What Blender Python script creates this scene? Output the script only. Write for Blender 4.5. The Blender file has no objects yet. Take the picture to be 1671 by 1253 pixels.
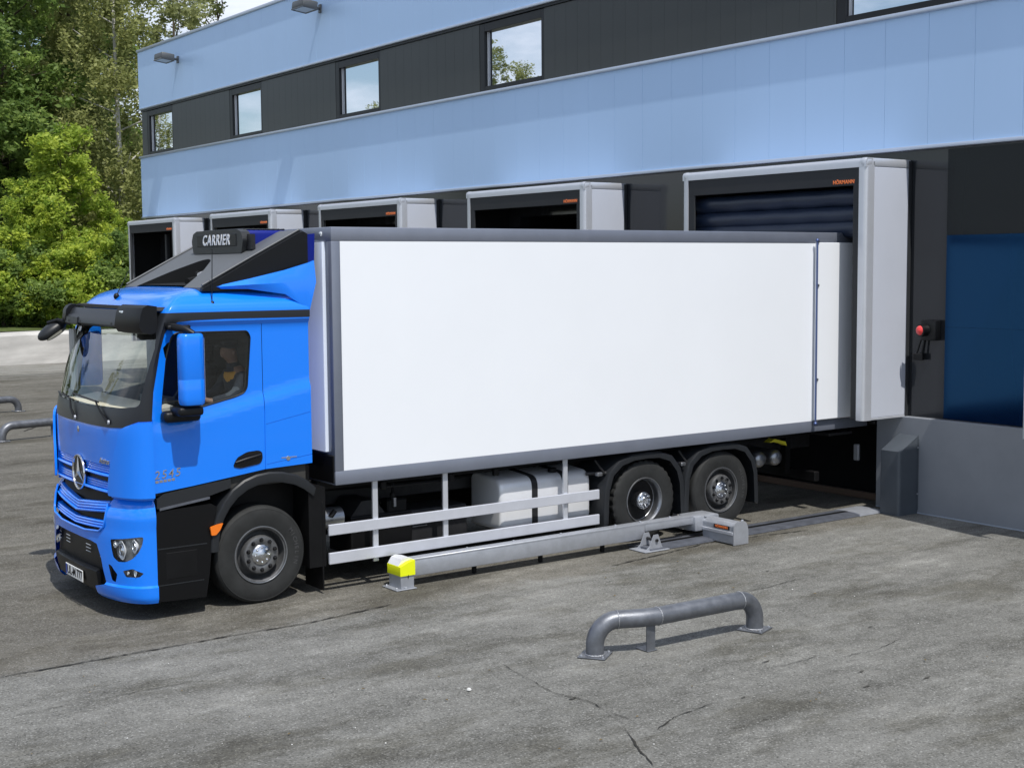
import bpy, bmesh, math, random
import numpy as np
from mathutils import Vector, Matrix
random.seed(7)
rng = np.random.default_rng(11)
R = math.radians
scene = bpy.context.scene
COL = scene.collection

# ------------------------------------------------------------------ camera
cam_d = bpy.data.cameras.new('camera')
cam = bpy.data.objects.new('camera', cam_d); COL.objects.link(cam)
cam_d.sensor_width = 36.0
cam_d.lens = 36.0*2229.07/1671.0
cam_d.clip_start = 0.1; cam_d.clip_end = 3000
cF = Vector((0.582817, 0.80805258, -0.08587998))
cR = Vector((0.81062131, -0.58551653, -0.00796761))
cU = Vector((0.0567224, 0.06497249, 0.99627363))
cM = Matrix((cR, cU, -cF)).transposed().to_4x4()
cM.translation = Vector((-4.14526, -12.8725, 3.49817))
cam.matrix_world = cM
scene.camera = cam

# ------------------------------------------------------------------ light
SUN_DIR = Vector((0.09, 0.55, -1.0)).normalized()
sun_d = bpy.data.lights.new('sun', 'SUN')
sun_d.energy = 4.2; sun_d.angle = R(0.53); sun_d.color = (1.0, 0.965, 0.91)
sun = bpy.data.objects.new('sun', sun_d); COL.objects.link(sun)
sun.rotation_euler = SUN_DIR.to_track_quat('-Z', 'Y').to_euler()
sun.location = (0, 0, 30)
SUN_EL = math.asin(-SUN_DIR.z)
SUN_AZ = math.atan2(-SUN_DIR.x, -SUN_DIR.y)

world = bpy.data.worlds.new('World'); scene.world = world
world.use_nodes = True
wt = world.node_tree; wt.nodes.clear()
w_out = wt.nodes.new('ShaderNodeOutputWorld')
w_bg = wt.nodes.new('ShaderNodeBackground'); w_bg.inputs['Strength'].default_value = 0.125
w_sky = wt.nodes.new('ShaderNodeTexSky'); w_sky.sky_type = 'NISHITA'; w_sky.sun_disc = False
w_sky.sun_elevation = SUN_EL; w_sky.sun_rotation = SUN_AZ
w_sky.air_density = 1.0; w_sky.dust_density = 1.0; w_sky.ozone_density = 1.2
w_tc = wt.nodes.new('ShaderNodeTexCoord')
w_map = wt.nodes.new('ShaderNodeMapping'); w_map.inputs['Scale'].default_value = (2.2, 2.2, 6.0)
w_noise = wt.nodes.new('ShaderNodeTexNoise'); w_noise.inputs['Scale'].default_value = 1.6
w_noise.inputs['Detail'].default_value = 7; w_noise.inputs['Roughness'].default_value = 0.58
w_ramp = wt.nodes.new('ShaderNodeValToRGB')
w_ramp.color_ramp.elements[0].position = 0.43; w_ramp.color_ramp.elements[1].position = 0.60
w_mix = wt.nodes.new('ShaderNodeMix'); w_mix.data_type = 'RGBA'
w_mix.inputs[7].default_value = (7.4, 7.9, 9.0, 1)
w_l = wt.links.new
w_l(w_tc.outputs['Generated'], w_map.inputs['Vector']); w_l(w_map.outputs['Vector'], w_noise.inputs['Vector'])
w_l(w_noise.outputs['Fac'], w_ramp.inputs['Fac']); w_l(w_ramp.outputs['Color'], w_mix.inputs[0])
w_l(w_sky.outputs['Color'], w_mix.inputs[6]); w_l(w_mix.outputs[2], w_bg.inputs['Color'])
w_l(w_bg.outputs['Background'], w_out.inputs['Surface'])

scene.view_settings.view_transform = 'Standard'
scene.view_settings.look = 'None'
scene.view_settings.exposure = 0.0
scene.view_settings.gamma = 1.0
scene.view_settings.use_curve_mapping = False

# ------------------------------------------------------------------ materials
MATS = {}
def mat(name, color, rough=0.5, metal=0.0, spec=0.5, coat=0.0, var=0.0, vscale=6.0, bump=0.0, bscale=80.0,
        stretch=(1, 1, 1), rvar=0.0):
    m = bpy.data.materials.new(name); m.use_nodes = True
    nt = m.node_tree; b = nt.nodes['Principled BSDF']
    b.inputs['Base Color'].default_value = (*color, 1)
    b.inputs['Roughness'].default_value = rough
    b.inputs['Metallic'].default_value = metal
    b.inputs['Specular IOR Level'].default_value = spec
    b.inputs['Coat Weight'].default_value = coat
    b.inputs['Coat Roughness'].default_value = 0.04
    if var or bump or rvar:
        tc = nt.nodes.new('ShaderNodeTexCoord')
        mp = nt.nodes.new('ShaderNodeMapping'); mp.inputs['Scale'].default_value = stretch
        nt.links.new(tc.outputs['Object'], mp.inputs['Vector'])
        if var or rvar:
            n = nt.nodes.new('ShaderNodeTexNoise'); n.inputs['Scale'].default_value = vscale
            n.inputs['Detail'].default_value = 6; n.inputs['Roughness'].default_value = 0.6
            nt.links.new(mp.outputs['Vector'], n.inputs['Vector'])
            if var:
                rp = nt.nodes.new('ShaderNodeMapRange'); rp.inputs[1].default_value = 0.3; rp.inputs[2].default_value = 0.7
                rp.inputs[3].default_value = 1-var; rp.inputs[4].default_value = 1+var
                nt.links.new(n.outputs['Fac'], rp.inputs[0])
                mx = nt.nodes.new('ShaderNodeVectorMath'); mx.operation = 'SCALE'
                mx.inputs[0].default_value = color
                nt.links.new(rp.outputs[0], mx.inputs['Scale']); nt.links.new(mx.outputs[0], b.inputs['Base Color'])
            if rvar:
                r2 = nt.nodes.new('ShaderNodeMapRange'); r2.inputs[1].default_value = 0.3; r2.inputs[2].default_value = 0.7
                r2.inputs[3].default_value = max(0, rough-rvar); r2.inputs[4].default_value = rough+rvar
                nt.links.new(n.outputs['Fac'], r2.inputs[0]); nt.links.new(r2.outputs[0], b.inputs['Roughness'])
        if bump:
            n2 = nt.nodes.new('ShaderNodeTexNoise'); n2.inputs['Scale'].default_value = bscale
            n2.inputs['Detail'].default_value = 4
            nt.links.new(mp.outputs['Vector'], n2.inputs['Vector'])
            bp = nt.nodes.new('ShaderNodeBump'); bp.inputs['Strength'].default_value = bump; bp.inputs['Distance'].default_value = 0.02
            nt.links.new(n2.outputs['Fac'], bp.inputs['Height']); nt.links.new(bp.outputs['Normal'], b.inputs['Normal'])
    MATS[name] = m
    return m

def thin_glass(name, tint, refl=1.0, rough=0.0):
    m = bpy.data.materials.new(name); m.use_nodes = True
    nt = m.node_tree; nt.nodes.clear()
    o = nt.nodes.new('ShaderNodeOutputMaterial'); mx = nt.nodes.new('ShaderNodeMixShader')
    tr = nt.nodes.new('ShaderNodeBsdfTransparent'); tr.inputs['Color'].default_value = (*tint, 1)
    gl = nt.nodes.new('ShaderNodeBsdfGlossy'); gl.inputs['Roughness'].default_value = rough
    gl.inputs['Color'].default_value = (refl, refl, refl, 1)
    lw = nt.nodes.new('ShaderNodeLayerWeight'); lw.inputs['Blend'].default_value = 0.5
    pw = nt.nodes.new('ShaderNodeMath'); pw.operation = 'POWER'; pw.inputs[1].default_value = 4.0
    fr = nt.nodes.new('ShaderNodeMath'); fr.operation = 'MULTIPLY_ADD'; fr.inputs[1].default_value = 0.75; fr.inputs[2].default_value = 0.045
    nt.links.new(lw.outputs['Facing'], pw.inputs[0]); nt.links.new(pw.outputs[0], fr.inputs[0])
    nt.links.new(fr.outputs[0], mx.inputs[0]); nt.links.new(tr.outputs[0], mx.inputs[1]); nt.links.new(gl.outputs[0], mx.inputs[2])
    nt.links.new(mx.outputs[0], o.inputs['Surface'])
    MATS[name] = m
    return m

def coated_glass(name):
    m = bpy.data.materials.new(name); m.use_nodes = True
    nt = m.node_tree; nt.nodes.clear()
    o = nt.nodes.new('ShaderNodeOutputMaterial'); mx = nt.nodes.new('ShaderNodeMixShader')
    d = nt.nodes.new('ShaderNodeBsdfDiffuse'); d.inputs['Color'].default_value = (.03, .035, .045, 1)
    gl = nt.nodes.new('ShaderNodeBsdfGlossy'); gl.inputs['Roughness'].default_value = 0.01
    gl.inputs['Color'].default_value = (.95, .97, 1.0, 1)
    mx.inputs[0].default_value = 0.90
    n = nt.nodes.new('ShaderNodeTexNoise'); n.inputs['Scale'].default_value = 1.3
    b = nt.nodes.new('ShaderNodeBump'); b.inputs['Strength'].default_value = 0.02; b.inputs['Distance'].default_value = 0.02
    tc = nt.nodes.new('ShaderNodeTexCoord'); nt.links.new(tc.outputs['Object'], n.inputs['Vector'])
    nt.links.new(n.outputs['Fac'], b.inputs['Height']); nt.links.new(b.outputs[0], gl.inputs['Normal'])
    nt.links.new(d.outputs[0], mx.inputs[1]); nt.links.new(gl.outputs[0], mx.inputs[2]); nt.links.new(mx.outputs[0], o.inputs['Surface'])
    MATS[name] = m
    return m

def leaf_mat(name, c_dark, c_light, trans=0.35):
    m = bpy.data.materials.new(name); m.use_nodes = True
    nt = m.node_tree; nt.nodes.clear()
    o = nt.nodes.new('ShaderNodeOutputMaterial'); mx = nt.nodes.new('ShaderNodeMixShader')
    a = nt.nodes.new('ShaderNodeAttribute'); a.attribute_name = 'tint'
    cm = nt.nodes.new('ShaderNodeMix'); cm.data_type = 'RGBA'
    cm.inputs[6].default_value = (*c_dark, 1); cm.inputs[7].default_value = (*c_light, 1)
    nt.links.new(a.outputs['Fac'], cm.inputs[0])
    p = nt.nodes.new('ShaderNodeBsdfPrincipled'); p.inputs['Roughness'].default_value = 0.55
    p.inputs['Specular IOR Level'].default_value = 0.3
    t = nt.nodes.new('ShaderNodeBsdfTranslucent')
    nt.links.new(cm.outputs[2], p.inputs['Base Color']); nt.links.new(cm.outputs[2], t.inputs['Color'])
    mx.inputs[0].default_value = trans
    nt.links.new(p.outputs[0], mx.inputs[1]); nt.links.new(t.outputs[0], mx.inputs[2]); nt.links.new(mx.outputs[0], o.inputs['Surface'])
    MATS[name] = m
    return m

def asphalt_mat(name, pal, pal2=None):
    """pal = (low, high, stone) colours; pal2 = palette of the older lane the truck stands on, split along y = -0.92"""
    m = bpy.data.materials.new(name); m.use_nodes = True
    nt = m.node_tree; b = nt.nodes['Principled BSDF']; L = nt.links.new
    b.inputs['Roughness'].default_value = 0.9; b.inputs['Specular IOR Level'].default_value = 0.25
    tc = nt.nodes.new('ShaderNodeTexCoord')
    def noise(scale, detail, rough=0.6, st=(1, 1, 1), rot=0.0):
        mp = nt.nodes.new('ShaderNodeMapping'); mp.inputs['Scale'].default_value = st; mp.inputs['Rotation'].default_value = (0, 0, rot)
        n = nt.nodes.new('ShaderNodeTexNoise'); n.inputs['Scale'].default_value = scale
        n.inputs['Detail'].default_value = detail; n.inputs['Roughness'].default_value = rough
        L(tc.outputs['Object'], mp.inputs['Vector']); L(mp.outputs['Vector'], n.inputs['Vector'])
        return n.outputs['Fac']
    def math_(op, a, v=None):
        k = nt.nodes.new('ShaderNodeMath'); k.operation = op
        for i, q in enumerate((a, v)):
            if q is None: continue
            if hasattr(q, 'links'): L(q, k.inputs[i])
            else: k.inputs[i].default_value = q
        return k.outputs[0]
    def rng_(v, a, c, lo=0., hi=1., smooth=False):
        r = nt.nodes.new('ShaderNodeMapRange'); r.inputs[1].default_value = a; r.inputs[2].default_value = c
        r.inputs[3].default_value = lo; r.inputs[4].default_value = hi
        if smooth: r.interpolation_type = 'SMOOTHSTEP'
        L(v, r.inputs[0]); return r.outputs[0]
    def mix(f, a, c):
        k = nt.nodes.new('ShaderNodeMix'); k.data_type = 'RGBA'
        if hasattr(f, 'links'): L(f, k.inputs[0])
        else: k.inputs[0].default_value = f
        for i, q in ((6, a), (7, c)):
            if hasattr(q, 'links'): L(q, k.inputs[i])
            else: k.inputs[i].default_value = (*q, 1)
        return k.outputs[2]
    big = noise(0.30, 5, 0.6); mid = noise(4.0, 7, 0.72); fine = noise(42.0, 4, 0.75)
    streak = noise(1.0, 7, 0.70, (0.24, 1.4, 1), R(5)); streak2 = noise(2.6, 6, 0.72, (0.45, 1.3, 1), R(-6))
    lo, hi, st = pal
    if pal2:
        sx = nt.nodes.new('ShaderNodeSeparateXYZ'); L(tc.outputs['Object'], sx.inputs[0])
        e = math_('ADD', sx.outputs['Y'], math_('MULTIPLY', math_('SUBTRACT', noise(1.6, 6, .7), .5), 1.1))
        msk = math_('MULTIPLY', rng_(e, -1.10, -.72, smooth=True), rng_(math_('ADD', sx.outputs['Y'], math_('MULTIPLY', big, 6.)), 34., 38., 1., .25))
        lo, hi, st = mix(msk, pal[0], pal2[0]), mix(msk, pal[1], pal2[1]), mix(msk, pal[2], pal2[2])
    s_ = math_('ADD', math_('MULTIPLY', big, 1.0), math_('MULTIPLY', streak, 1.2))
    s_ = math_('ADD', s_, math_('MULTIPLY', streak2, .8))
    s_ = math_('ADD', s_, math_('MULTIPLY', mid, 1.1))
    s_ = math_('ADD', s_, math_('MULTIPLY', fine, 1.6))
    col = mix(rng_(s_, 2.30, 3.40), lo, hi)
    vo = nt.nodes.new('ShaderNodeTexVoronoi'); vo.inputs['Scale'].default_value = 80.0
    L(tc.outputs['Object'], vo.inputs['Vector'])
    sep = nt.nodes.new('ShaderNodeSeparateColor'); L(vo.outputs['Color'], sep.inputs[0])
    col = mix(rng_(sep.outputs[0], .82, 1., 0, .5), col, st)
    dk = nt.nodes.new('ShaderNodeVectorMath'); dk.operation = 'SCALE'; dk.inputs['Scale'].default_value = .38; L(col, dk.inputs[0])
    col = mix(rng_(sep.outputs[1], .76, 1., 0, .75), col, dk.outputs[0])
    # worn, oily blotches with their own outline
    wn = noise(0.8, 8, 0.74, (0.5, 1.25, 1), R(7)); br = nt.nodes.new('ShaderNodeVectorMath'); br.operation = 'MULTIPLY'
    L(col, br.inputs[0]); br.inputs[1].default_value = (.64, .625, .58)
    col = mix(rng_(wn, .50, .62, 0, .95), col, br.outputs[0])
    pale = nt.nodes.new('ShaderNodeVectorMath'); pale.operation = 'SCALE'; pale.inputs['Scale'].default_value = 1.35; L(col, pale.inputs[0])
    col = mix(rng_(noise(1.1, 8, .75, (.55, 1.3, 1), R(3)), .54, .66, 0, .9), col, pale.outputs[0])
    L(col, b.inputs['Base Color'])
    bp = nt.nodes.new('ShaderNodeBump'); bp.inputs['Strength'].default_value = 0.6; bp.inputs['Distance'].default_value = 0.010
    L(math_('ADD', fine, math_('MULTIPLY', sep.outputs[2], 0.5)), bp.inputs['Height']); L(bp.outputs['Normal'], b.inputs['Normal'])
    MATS[name] = m
    return m

mat('blue_paint', (.005, .205, .90), .26, 0, .38, .7)
mat('blue_dark', (.003, .012, .19), .45, 0, .25)
mat('white_panel', (.82, .845, .88), .32, 0, .45, .15, var=.012, vscale=.8, bump=.015, bscale=.7)
mat('box_grey', (.20, .22, .27), .38, .35, .5, var=.06, vscale=3)
mat('front_wall_panel', (.74, .81, .93), .30, 0, .5)
mat('black_plastic', (.0045, .005, .006), .42, 0, .3, bump=.04, bscale=300)
mat('surround_black', (.016, .018, .022), .35, 0, .4)
mat('step_black', (.0025, .0025, .003), .5, 0, .25)
mat('black_gloss', (.006, .006, .007), .12, 0, .5)
mat('dark_grey_plastic', (.017, .019, .022), .42, 0, .4, bump=.05, bscale=200)
mat('chassis_black', (.0035, .0035, .004), .55, 0, .25, var=.3, vscale=5)
mat('chassis_grey', (.025, .025, .027), .5, .3, .4, var=.3, vscale=7)
mat('tyre_rubber', (.024, .025, .025), .72, 0, .3, var=.22, vscale=7, bump=.12, bscale=160)
mat('rim_dark', (.13, .132, .135), .42, .5, .5, var=.25, vscale=14)
mat('rim_steel', (.32, .33, .35), .32, .9, .5, var=.1, vscale=10)
mat('chrome', (.80, .81, .83), .12, 1.0, .5)
mat('hub_steel', (.62, .64, .67), .24, 1.0, .5, bump=.2, bscale=30)
mat('aluminium', (.66, .68, .73), .38, .55, .5, var=.05, vscale=4)
mat('rail_alu', (.62, .64, .70), .34, .35, .5, var=.05, vscale=5)
mat('tank_alu', (.78, .79, .81), .32, .25, .5, var=.03, vscale=3)
mat('galvanised', (.38, .40, .44), .42, .4, .5, var=.08, vscale=10, bump=.03, bscale=60, rvar=.06)
mat('galvanised_dark', (.12, .13, .155), .45, .4, .5, var=.25, vscale=7)
mat('pipe_steel', (.155, .165, .185), .42, .55, .5, var=.22, vscale=9, bump=.10, bscale=140, rvar=.1)
mat('weld', (.42, .43, .45), .4, .8, .5, bump=.5, bscale=150)
mat('neon_yellow', (.80, .86, .01), .45, 0, .4)
mat('dull_yellow', (.55, .50, .02), .5)
mat('amber', (.85, .19, .01), .2, 0, .5, .5)
mat('lens_clear', (.75, .78, .80), .08, .5, .5, 1.0)
mat('lamp_chrome', (.70, .73, .76), .16, .95, .5, bump=.3, bscale=45)
mat('lamp_dark', (.10, .105, .11), .22, .6, .5)
mat('lamp_housing', (.24, .25, .26), .30, .4, .5)
mat('reflector', (.85, .87, .89), .30, .15, .6, .6)
mat('plate_white', (.80, .80, .78), .4)
mat('plate_blue', (.01, .05, .35), .4)
mat('letter_black', (.01, .01, .012), .5)
mat('letter_white', (.85, .86, .87), .45)
mat('letter_orange', (.95, .23, .06), .5)
mat('letter_chrome', (.55, .57, .60), .25, .9)
mat('rod_blue', (.10, .14, .30), .3, .6)
mat('tyre_letter', (.045, .045, .047), .65)
mat('dash_beige', (.74, .66, .57), .7)
mat('cab_trim', (.035, .034, .031), .8)
mat('fairing_grey', (.095, .102, .110), .5, 0, .5, bump=.05, bscale=200)
mat('cab_grey', (.05, .05, .052), .8)
mat('seat_cloth', (.025, .025, .028), .9, var=.2)
mat('curtain', (.42, .43, .42), .85)
mat('skin', (.30, .16, .11), .55)
mat('navy_cloth', (.022, .026, .038), .9)
mat('grey_cloth', (.09, .10, .12), .9)
mat('orange_cloth', (.75, .34, .03), .8)
mat('cap_cloth', (.028, .03, .036), .9)
mat('facade_blue', (.44, .625, .89), .36, .12, .5, var=.02, vscale=.6, bump=.035, bscale=.9, stretch=(1, 1, .25))
mat('trim_metal', (.52, .58, .68), .32, .5, .5)
mat('cladding_dark', (.040, .044, .043), .36, .2, .5, var=.06, vscale=.5)
mat('frame_black', (.006, .0065, .008), .35, 0, .35)
mat('frame_inner', (.55, .56, .58), .5)
mat('wall_dark', (.018, .020, .023), .10, 0, .6)
mat('reflection_navy', (.0012, .008, .034), .13, 0, 1.0)
MATS['reflection_navy'].node_tree.nodes['Principled BSDF'].inputs['Specular Tint'].default_value = (.08, .40, .88, 1)  # blue of the wall's reflection put into the specular tint
mat('reflection_dark', (.006, .009, .011), .22, 0, .28)  # darker wall copy, dark upper part of the reflection put into its colour
mat('plinth_grey', (.235, .252, .28), .5, .1, .5, var=.07, vscale=1.5)
mat('pit_dark', (.006, .006, .007), .9, 0, .2)
mat('pit_rust', (.10, .065, .045), .9)
mat('shelter_alu', (.60, .62, .66), .34, .45, .5, var=.03)
mat('shelter_side', (.52, .55, .62), .45, .05, .5, var=.02, vscale=2, bump=.02, bscale=2)
mat('shelter_curtain', (.026, .028, .031), .62, 0, .35, var=.06, vscale=2, bump=.03, bscale=3)
mat('lining_black', (.008, .0085, .009), .8, 0, .2)
mat('bag_navy', (.016, .026, .052), .36, 0, .5, bump=.18, bscale=5, stretch=(1, .5, 2))
mat('post_dark', (.075, .088, .105), .45, .1, .5, var=.10, vscale=4)
mat('signal_red', (.80, .05, .05), .25, 0, .5, .5)
mat('concrete_white', (.47, .46, .44), .9, 0, .2, var=.30, vscale=1.3, bump=.6, bscale=5, stretch=(.35, 1, 1.6))
mat('bark', (.09, .075, .055), .9, 0, .2, var=.4, vscale=8, bump=.5, bscale=14)
mat('birch_bark', (.50, .48, .44), .85, 0, .2, var=.35, vscale=6)
mat('soil_grass', (.075, .10, .03), .95, 0, .2, var=.4, vscale=2.5, bump=.5, bscale=6)
mat('crack', (.038, .037, .033), .95, 0, .1)
mat('stain', (.075, .073, .065), .9, 0, .2)
mat('chip_white', (.62, .62, .60), .8)
mat('leaf_litter', (.13, .09, .03), .8)
mat('lamp_body', (.10, .108, .115), .45, .3)
mat('lamp_glass', (.45, .47, .49), .15, .3)
mat('stub', (.12, .12, .10), .9)
thin_glass('windscreen_glass', (.93, .96, .90), .95)
thin_glass('side_glass', (.88, .91, .91), .8)
thin_glass('lens_glass', (.93, .95, .96), 1.0)
coated_glass('window_glass')
asphalt_mat('yard_asphalt', ((.066, .065, .058), (.245, .244, .227), (.39, .39, .37)), ((.070, .065, .054), (.180, .172, .149), (.32, .315, .29)))
asphalt_mat('asphalt_far', ((.17, .165, .15), (.28, .275, .25), (.36, .355, .33)))
leaf_mat('leaf_dark', (.12, .20, .05), (.32, .43, .11), .5)
leaf_mat('leaf_olive', (.20, .23, .075), (.43, .45, .17), .5)
leaf_mat('leaf_pale', (.20, .235, .09), (.43, .45, .2), .5)
leaf_mat('leaf_bright', (.20, .32, .045), (.58, .66, .10), .5)
M = MATS

# ------------------------------------------------------------------ mesh helpers
class MB:
    def __init__(s): s.v = []; s.f = []
    def add(s, vs, fs):
        o = len(s.v); s.v += [tuple(p) for p in vs]; s.f += [tuple(i+o for i in f) for f in fs]; return s
    def box(s, x0, x1, y0, y1, z0, z1):
        vs = [(x, y, z) for z in (z0, z1) for y in (y0, y1) for x in (x0, x1)]
        return s.add(vs, [(0, 2, 3, 1), (4, 5, 7, 6), (0, 1, 5, 4), (2, 6, 7, 3), (0, 4, 6, 2), (1, 3, 7, 5)])
    def rbox(s, x0, x1, y0, y1, z0, z1, b=.01, seg=2, rot=None, axis_edges=None):
        bm = bmesh.new(); bmesh.ops.create_cube(bm, size=1)
        for v in bm.verts:
            v.co = Vector(((x0+x1)/2+v.co.x*(x1-x0), (y0+y1)/2+v.co.y*(y1-y0), (z0+z1)/2+v.co.z*(z1-z0)))
        ed = list(bm.edges)
        if axis_edges is not None:
            ed = [e for e in ed if abs((e.verts[0].co-e.verts[1].co)['xyz'.index(axis_edges)]) > 1e-6]
        b = min(b, .49*min(x1-x0, y1-y0, z1-z0))
        bmesh.ops.bevel(bm, geom=ed, offset=b, segments=seg, profile=.5, affect='EDGES')
        if rot: bmesh.ops.rotate(bm, verts=bm.verts, cent=rot[0], matrix=rot[1])
        bm.verts.index_update()
        s.add([v.co.copy() for v in bm.verts], [[v.index for v in f.verts] for f in bm.faces]); bm.free(); return s
    def prism(s, poly, axis, a, b):
        n = len(poly)
        # orientation: make outward normals consistent
        ar = sum(poly[i][0]*poly[(i+1) % n][1]-poly[(i+1) % n][0]*poly[i][1] for i in range(n))
        pl = poly if ar > 0 else poly[::-1]
        def P(p, t):
            return {'x': (t, p[0], p[1]), 'y': (p[0], t, p[1]), 'z': (p[0], p[1], t)}[axis]
        vs = [P(p, a) for p in pl]+[P(p, b) for p in pl]
        fl = (axis != 'y')
        if b < a: fl = not fl
        fs = []
        bot = list(range(n)); top = list(range(n, 2*n))
        if fl:
            fs.append(bot[::-1]); fs.append(top)
            fs += [(i, (i+1) % n, n+(i+1) % n, n+i) for i in range(n)]
        else:
            fs.append(bot); fs.append(top[::-1])
            fs += [((i+1) % n, i, n+i, n+(i+1) % n) for i in range(n)]
        return s.add(vs, fs)
    def loft(s, rings, caps=True, closed=True):
        n = len(rings[0]); vs = [p for r in rings for p in r]; fs = []
        for k in range(len(rings)-1):
            for i in range(n if closed else n-1):
                j = (i+1) % n; fs.append((k*n+i, k*n+j, (k+1)*n+j, (k+1)*n+i))
        if caps and closed:
            fs.append(tuple(range(n))[::-1]); fs.append(tuple(range((len(rings)-1)*n, len(rings)*n)))
        return s.add(vs, fs)
    def tube(s, path, r, seg=12, caps=True):
        pts = [Vector(p) for p in path]; rings = []; up = None
        rr = r if isinstance(r, (list, tuple)) else [r]*len(pts)
        for i, p in enumerate(pts):
            t = (pts[min(i+1, len(pts)-1)]-pts[max(i-1, 0)]).normalized()
            if up is None:
                a = Vector((0, 0, 1)) if abs(t.z) < .9 else Vector((1, 0, 0))
                u = t.cross(a).normalized()
            else:
                u = (up-t*up.dot(t)).normalized()
            up = u; w = t.cross(u)
            rings.append([p+(u*math.cos(q)+w*math.sin(q))*rr[i] for q in [2*math.pi*k/seg for k in range(seg)]])
        return s.loft(rings, caps)
    def lathe(s, prof, c, axis='y', seg=48, sgn=1, caps=False, rfun=None):
        rings = []
        for k, (r, a) in enumerate(prof):
            ring = []
            for i in range(seg):
                q = 2*math.pi*i/seg; rr = r*(rfun(k, i) if rfun else 1)
                u, w = rr*math.cos(q), rr*math.sin(q)
                if axis == 'y': ring.append((c[0]+u, c[1]+sgn*a, c[2]+w))
                elif axis == 'x': ring.append((c[0]+sgn*a, c[1]+u, c[2]+w))
                else: ring.append((c[0]+u, c[1]+w, c[2]+sgn*a))
            rings.append(ring)
        return s.loft(rings, caps)
    def ball(s, c, r, seg=14, rings=9):
        rx, ry, rz = r if isinstance(r, (list, tuple)) else (r, r, r)
        pr = []
        for k in range(rings+1):
            t = math.pi*k/rings
            pr.append([(c[0]+rx*max(math.sin(t), 1e-3)*math.cos(2*math.pi*i/seg), c[1]+ry*max(math.sin(t), 1e-3)*math.sin(2*math.pi*i/seg), c[2]-rz*math.cos(t)) for i in range(seg)])
        return s.loft(pr, True)
    def mesh(s, name, fix=True):
        me = bpy.data.meshes.new(name); me.from_pydata(s.v, [], s.f); me.update()
        if fix:
            bm = bmesh.new(); bm.from_mesh(me); bmesh.ops.recalc_face_normals(bm, faces=bm.faces); bm.to_mesh(me); bm.free()
        return me

ORG = {}
def setprops(o, label=None, cat=None, group=None, kind=None):
    if label: o['label'] = label
    if cat: o['category'] = cat
    if group: o['group'] = group
    if kind: o['kind'] = kind
    return o
def thing(name, loc, label, cat, group=None):
    o = bpy.data.objects.new(name, None); COL.objects.link(o); o.location = loc
    o.empty_display_size = .2
    ORG[o.name] = Vector(loc); return setprops(o, label, cat, group)
def put(name, me, mt, parent=None, smooth=None, label=None, shift=True):
    o = bpy.data.objects.new(name, me); COL.objects.link(o)
    if mt is not None:
        me.materials.clear(); me.materials.append(M[mt])
    if smooth is not None:
        me.shade_smooth()
        if smooth < 180: me.set_sharp_from_angle(angle=R(smooth))
    if parent is not None:
        org = ORG[parent.name]
        if shift: me.transform(Matrix.Translation(-org))
        o.parent = parent; ORG[o.name] = org
    else:
        ORG[o.name] = Vector((0, 0, 0))
    if label: o['label'] = label
    return o
def part(name, mb, mt, parent=None, smooth=None, label=None):
    return put(name, mb.mesh(name), mt, parent, smooth, label)
def solo(name, mb, mt, loc, label, cat, group=None, smooth=None):
    me = mb.mesh(name); me.transform(Matrix.Translation(-Vector(loc)))
    o = put(name, me, mt, None, smooth); o.location = loc; ORG[o.name] = Vector(loc)
    return setprops(o, label, cat, group)
def structure(name, mb, mt, smooth=None):
    o = part(name, mb, mt, None, smooth); o['kind'] = 'structure'; return o

def boolean(me, op, *cutters):
    for c in cutters:
        cm = c.mesh('cutter')
        a = bpy.data.objects.new('tmp_a', me); b = bpy.data.objects.new('tmp_b', cm)
        COL.objects.link(a); COL.objects.link(b)
        md = a.modifiers.new('b', 'BOOLEAN'); md.operation = op; md.solver = 'EXACT'; md.object = b
        dg = bpy.context.evaluated_depsgraph_get(); dg.update()
        me2 = bpy.data.meshes.new_from_object(a.evaluated_get(dg))
        bpy.data.objects.remove(a); bpy.data.objects.remove(b); bpy.data.meshes.remove(cm); bpy.data.meshes.remove(me)
        me = me2
    return me

def text_mesh(txt, size, depth=.004, bold=0.0, shear=0.0, spacing=1.0, align='CENTER'):
    cu = bpy.data.curves.new('txt', 'FONT'); cu.body = txt; cu.size = size; cu.extrude = depth; cu.offset = bold
    cu.shear = shear; cu.space_character = spacing; cu.align_x = align; cu.align_y = 'CENTER'
    cu.resolution_u = 3
    o = bpy.data.objects.new('txt', cu); COL.objects.link(o)
    dg = bpy.context.evaluated_depsgraph_get(); dg.update()
    me = bpy.data.meshes.new_from_object(o.evaluated_get(dg))
    bpy.data.objects.remove(o); bpy.data.curves.remove(cu)
    return me
def lettering(name, txt, size, mt, parent, pos, right, up, **k):
    me = text_mesh(txt, size, **k)
    r = Vector(right).normalized(); u = Vector(up); u = (u-r*u.dot(r)).normalized(); n = r.cross(u)
    X = Matrix((r, u, n)).transposed().to_4x4(); X.translation = Vector(pos)
    me.transform(X)
    return put(name, me, mt, parent)

def round_poly(poly, r, seg=5):
    out = []; n = len(poly)
    rs = r if isinstance(r, (list, tuple)) else [r]*n
    for i in range(n):
        p0, p1, p2 = Vector(poly[i-1]), Vector(poly[i]), Vector(poly[(i+1) % n])
        a = (p0-p1); b = (p2-p1); rr = min(rs[i], a.length*.45, b.length*.45)
        if rr <= 0: out.append(tuple(p1)); continue
        s0 = p1+a.normalized()*rr; s1 = p1+b.normalized()*rr
        for k in range(seg+1):
            t = k/seg; out.append(tuple(s0*(1-t)**2+p1*2*t*(1-t)+s1*t*t))
    return out
def mirror_poly(half):   # half listed from near edge, mirrored about y = 1.3
    return half+[(2.6-y, z) for (y, z) in half[::-1]]
def smooth01(t): t = max(0., min(1., t)); return t*t*(3-2*t)

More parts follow.
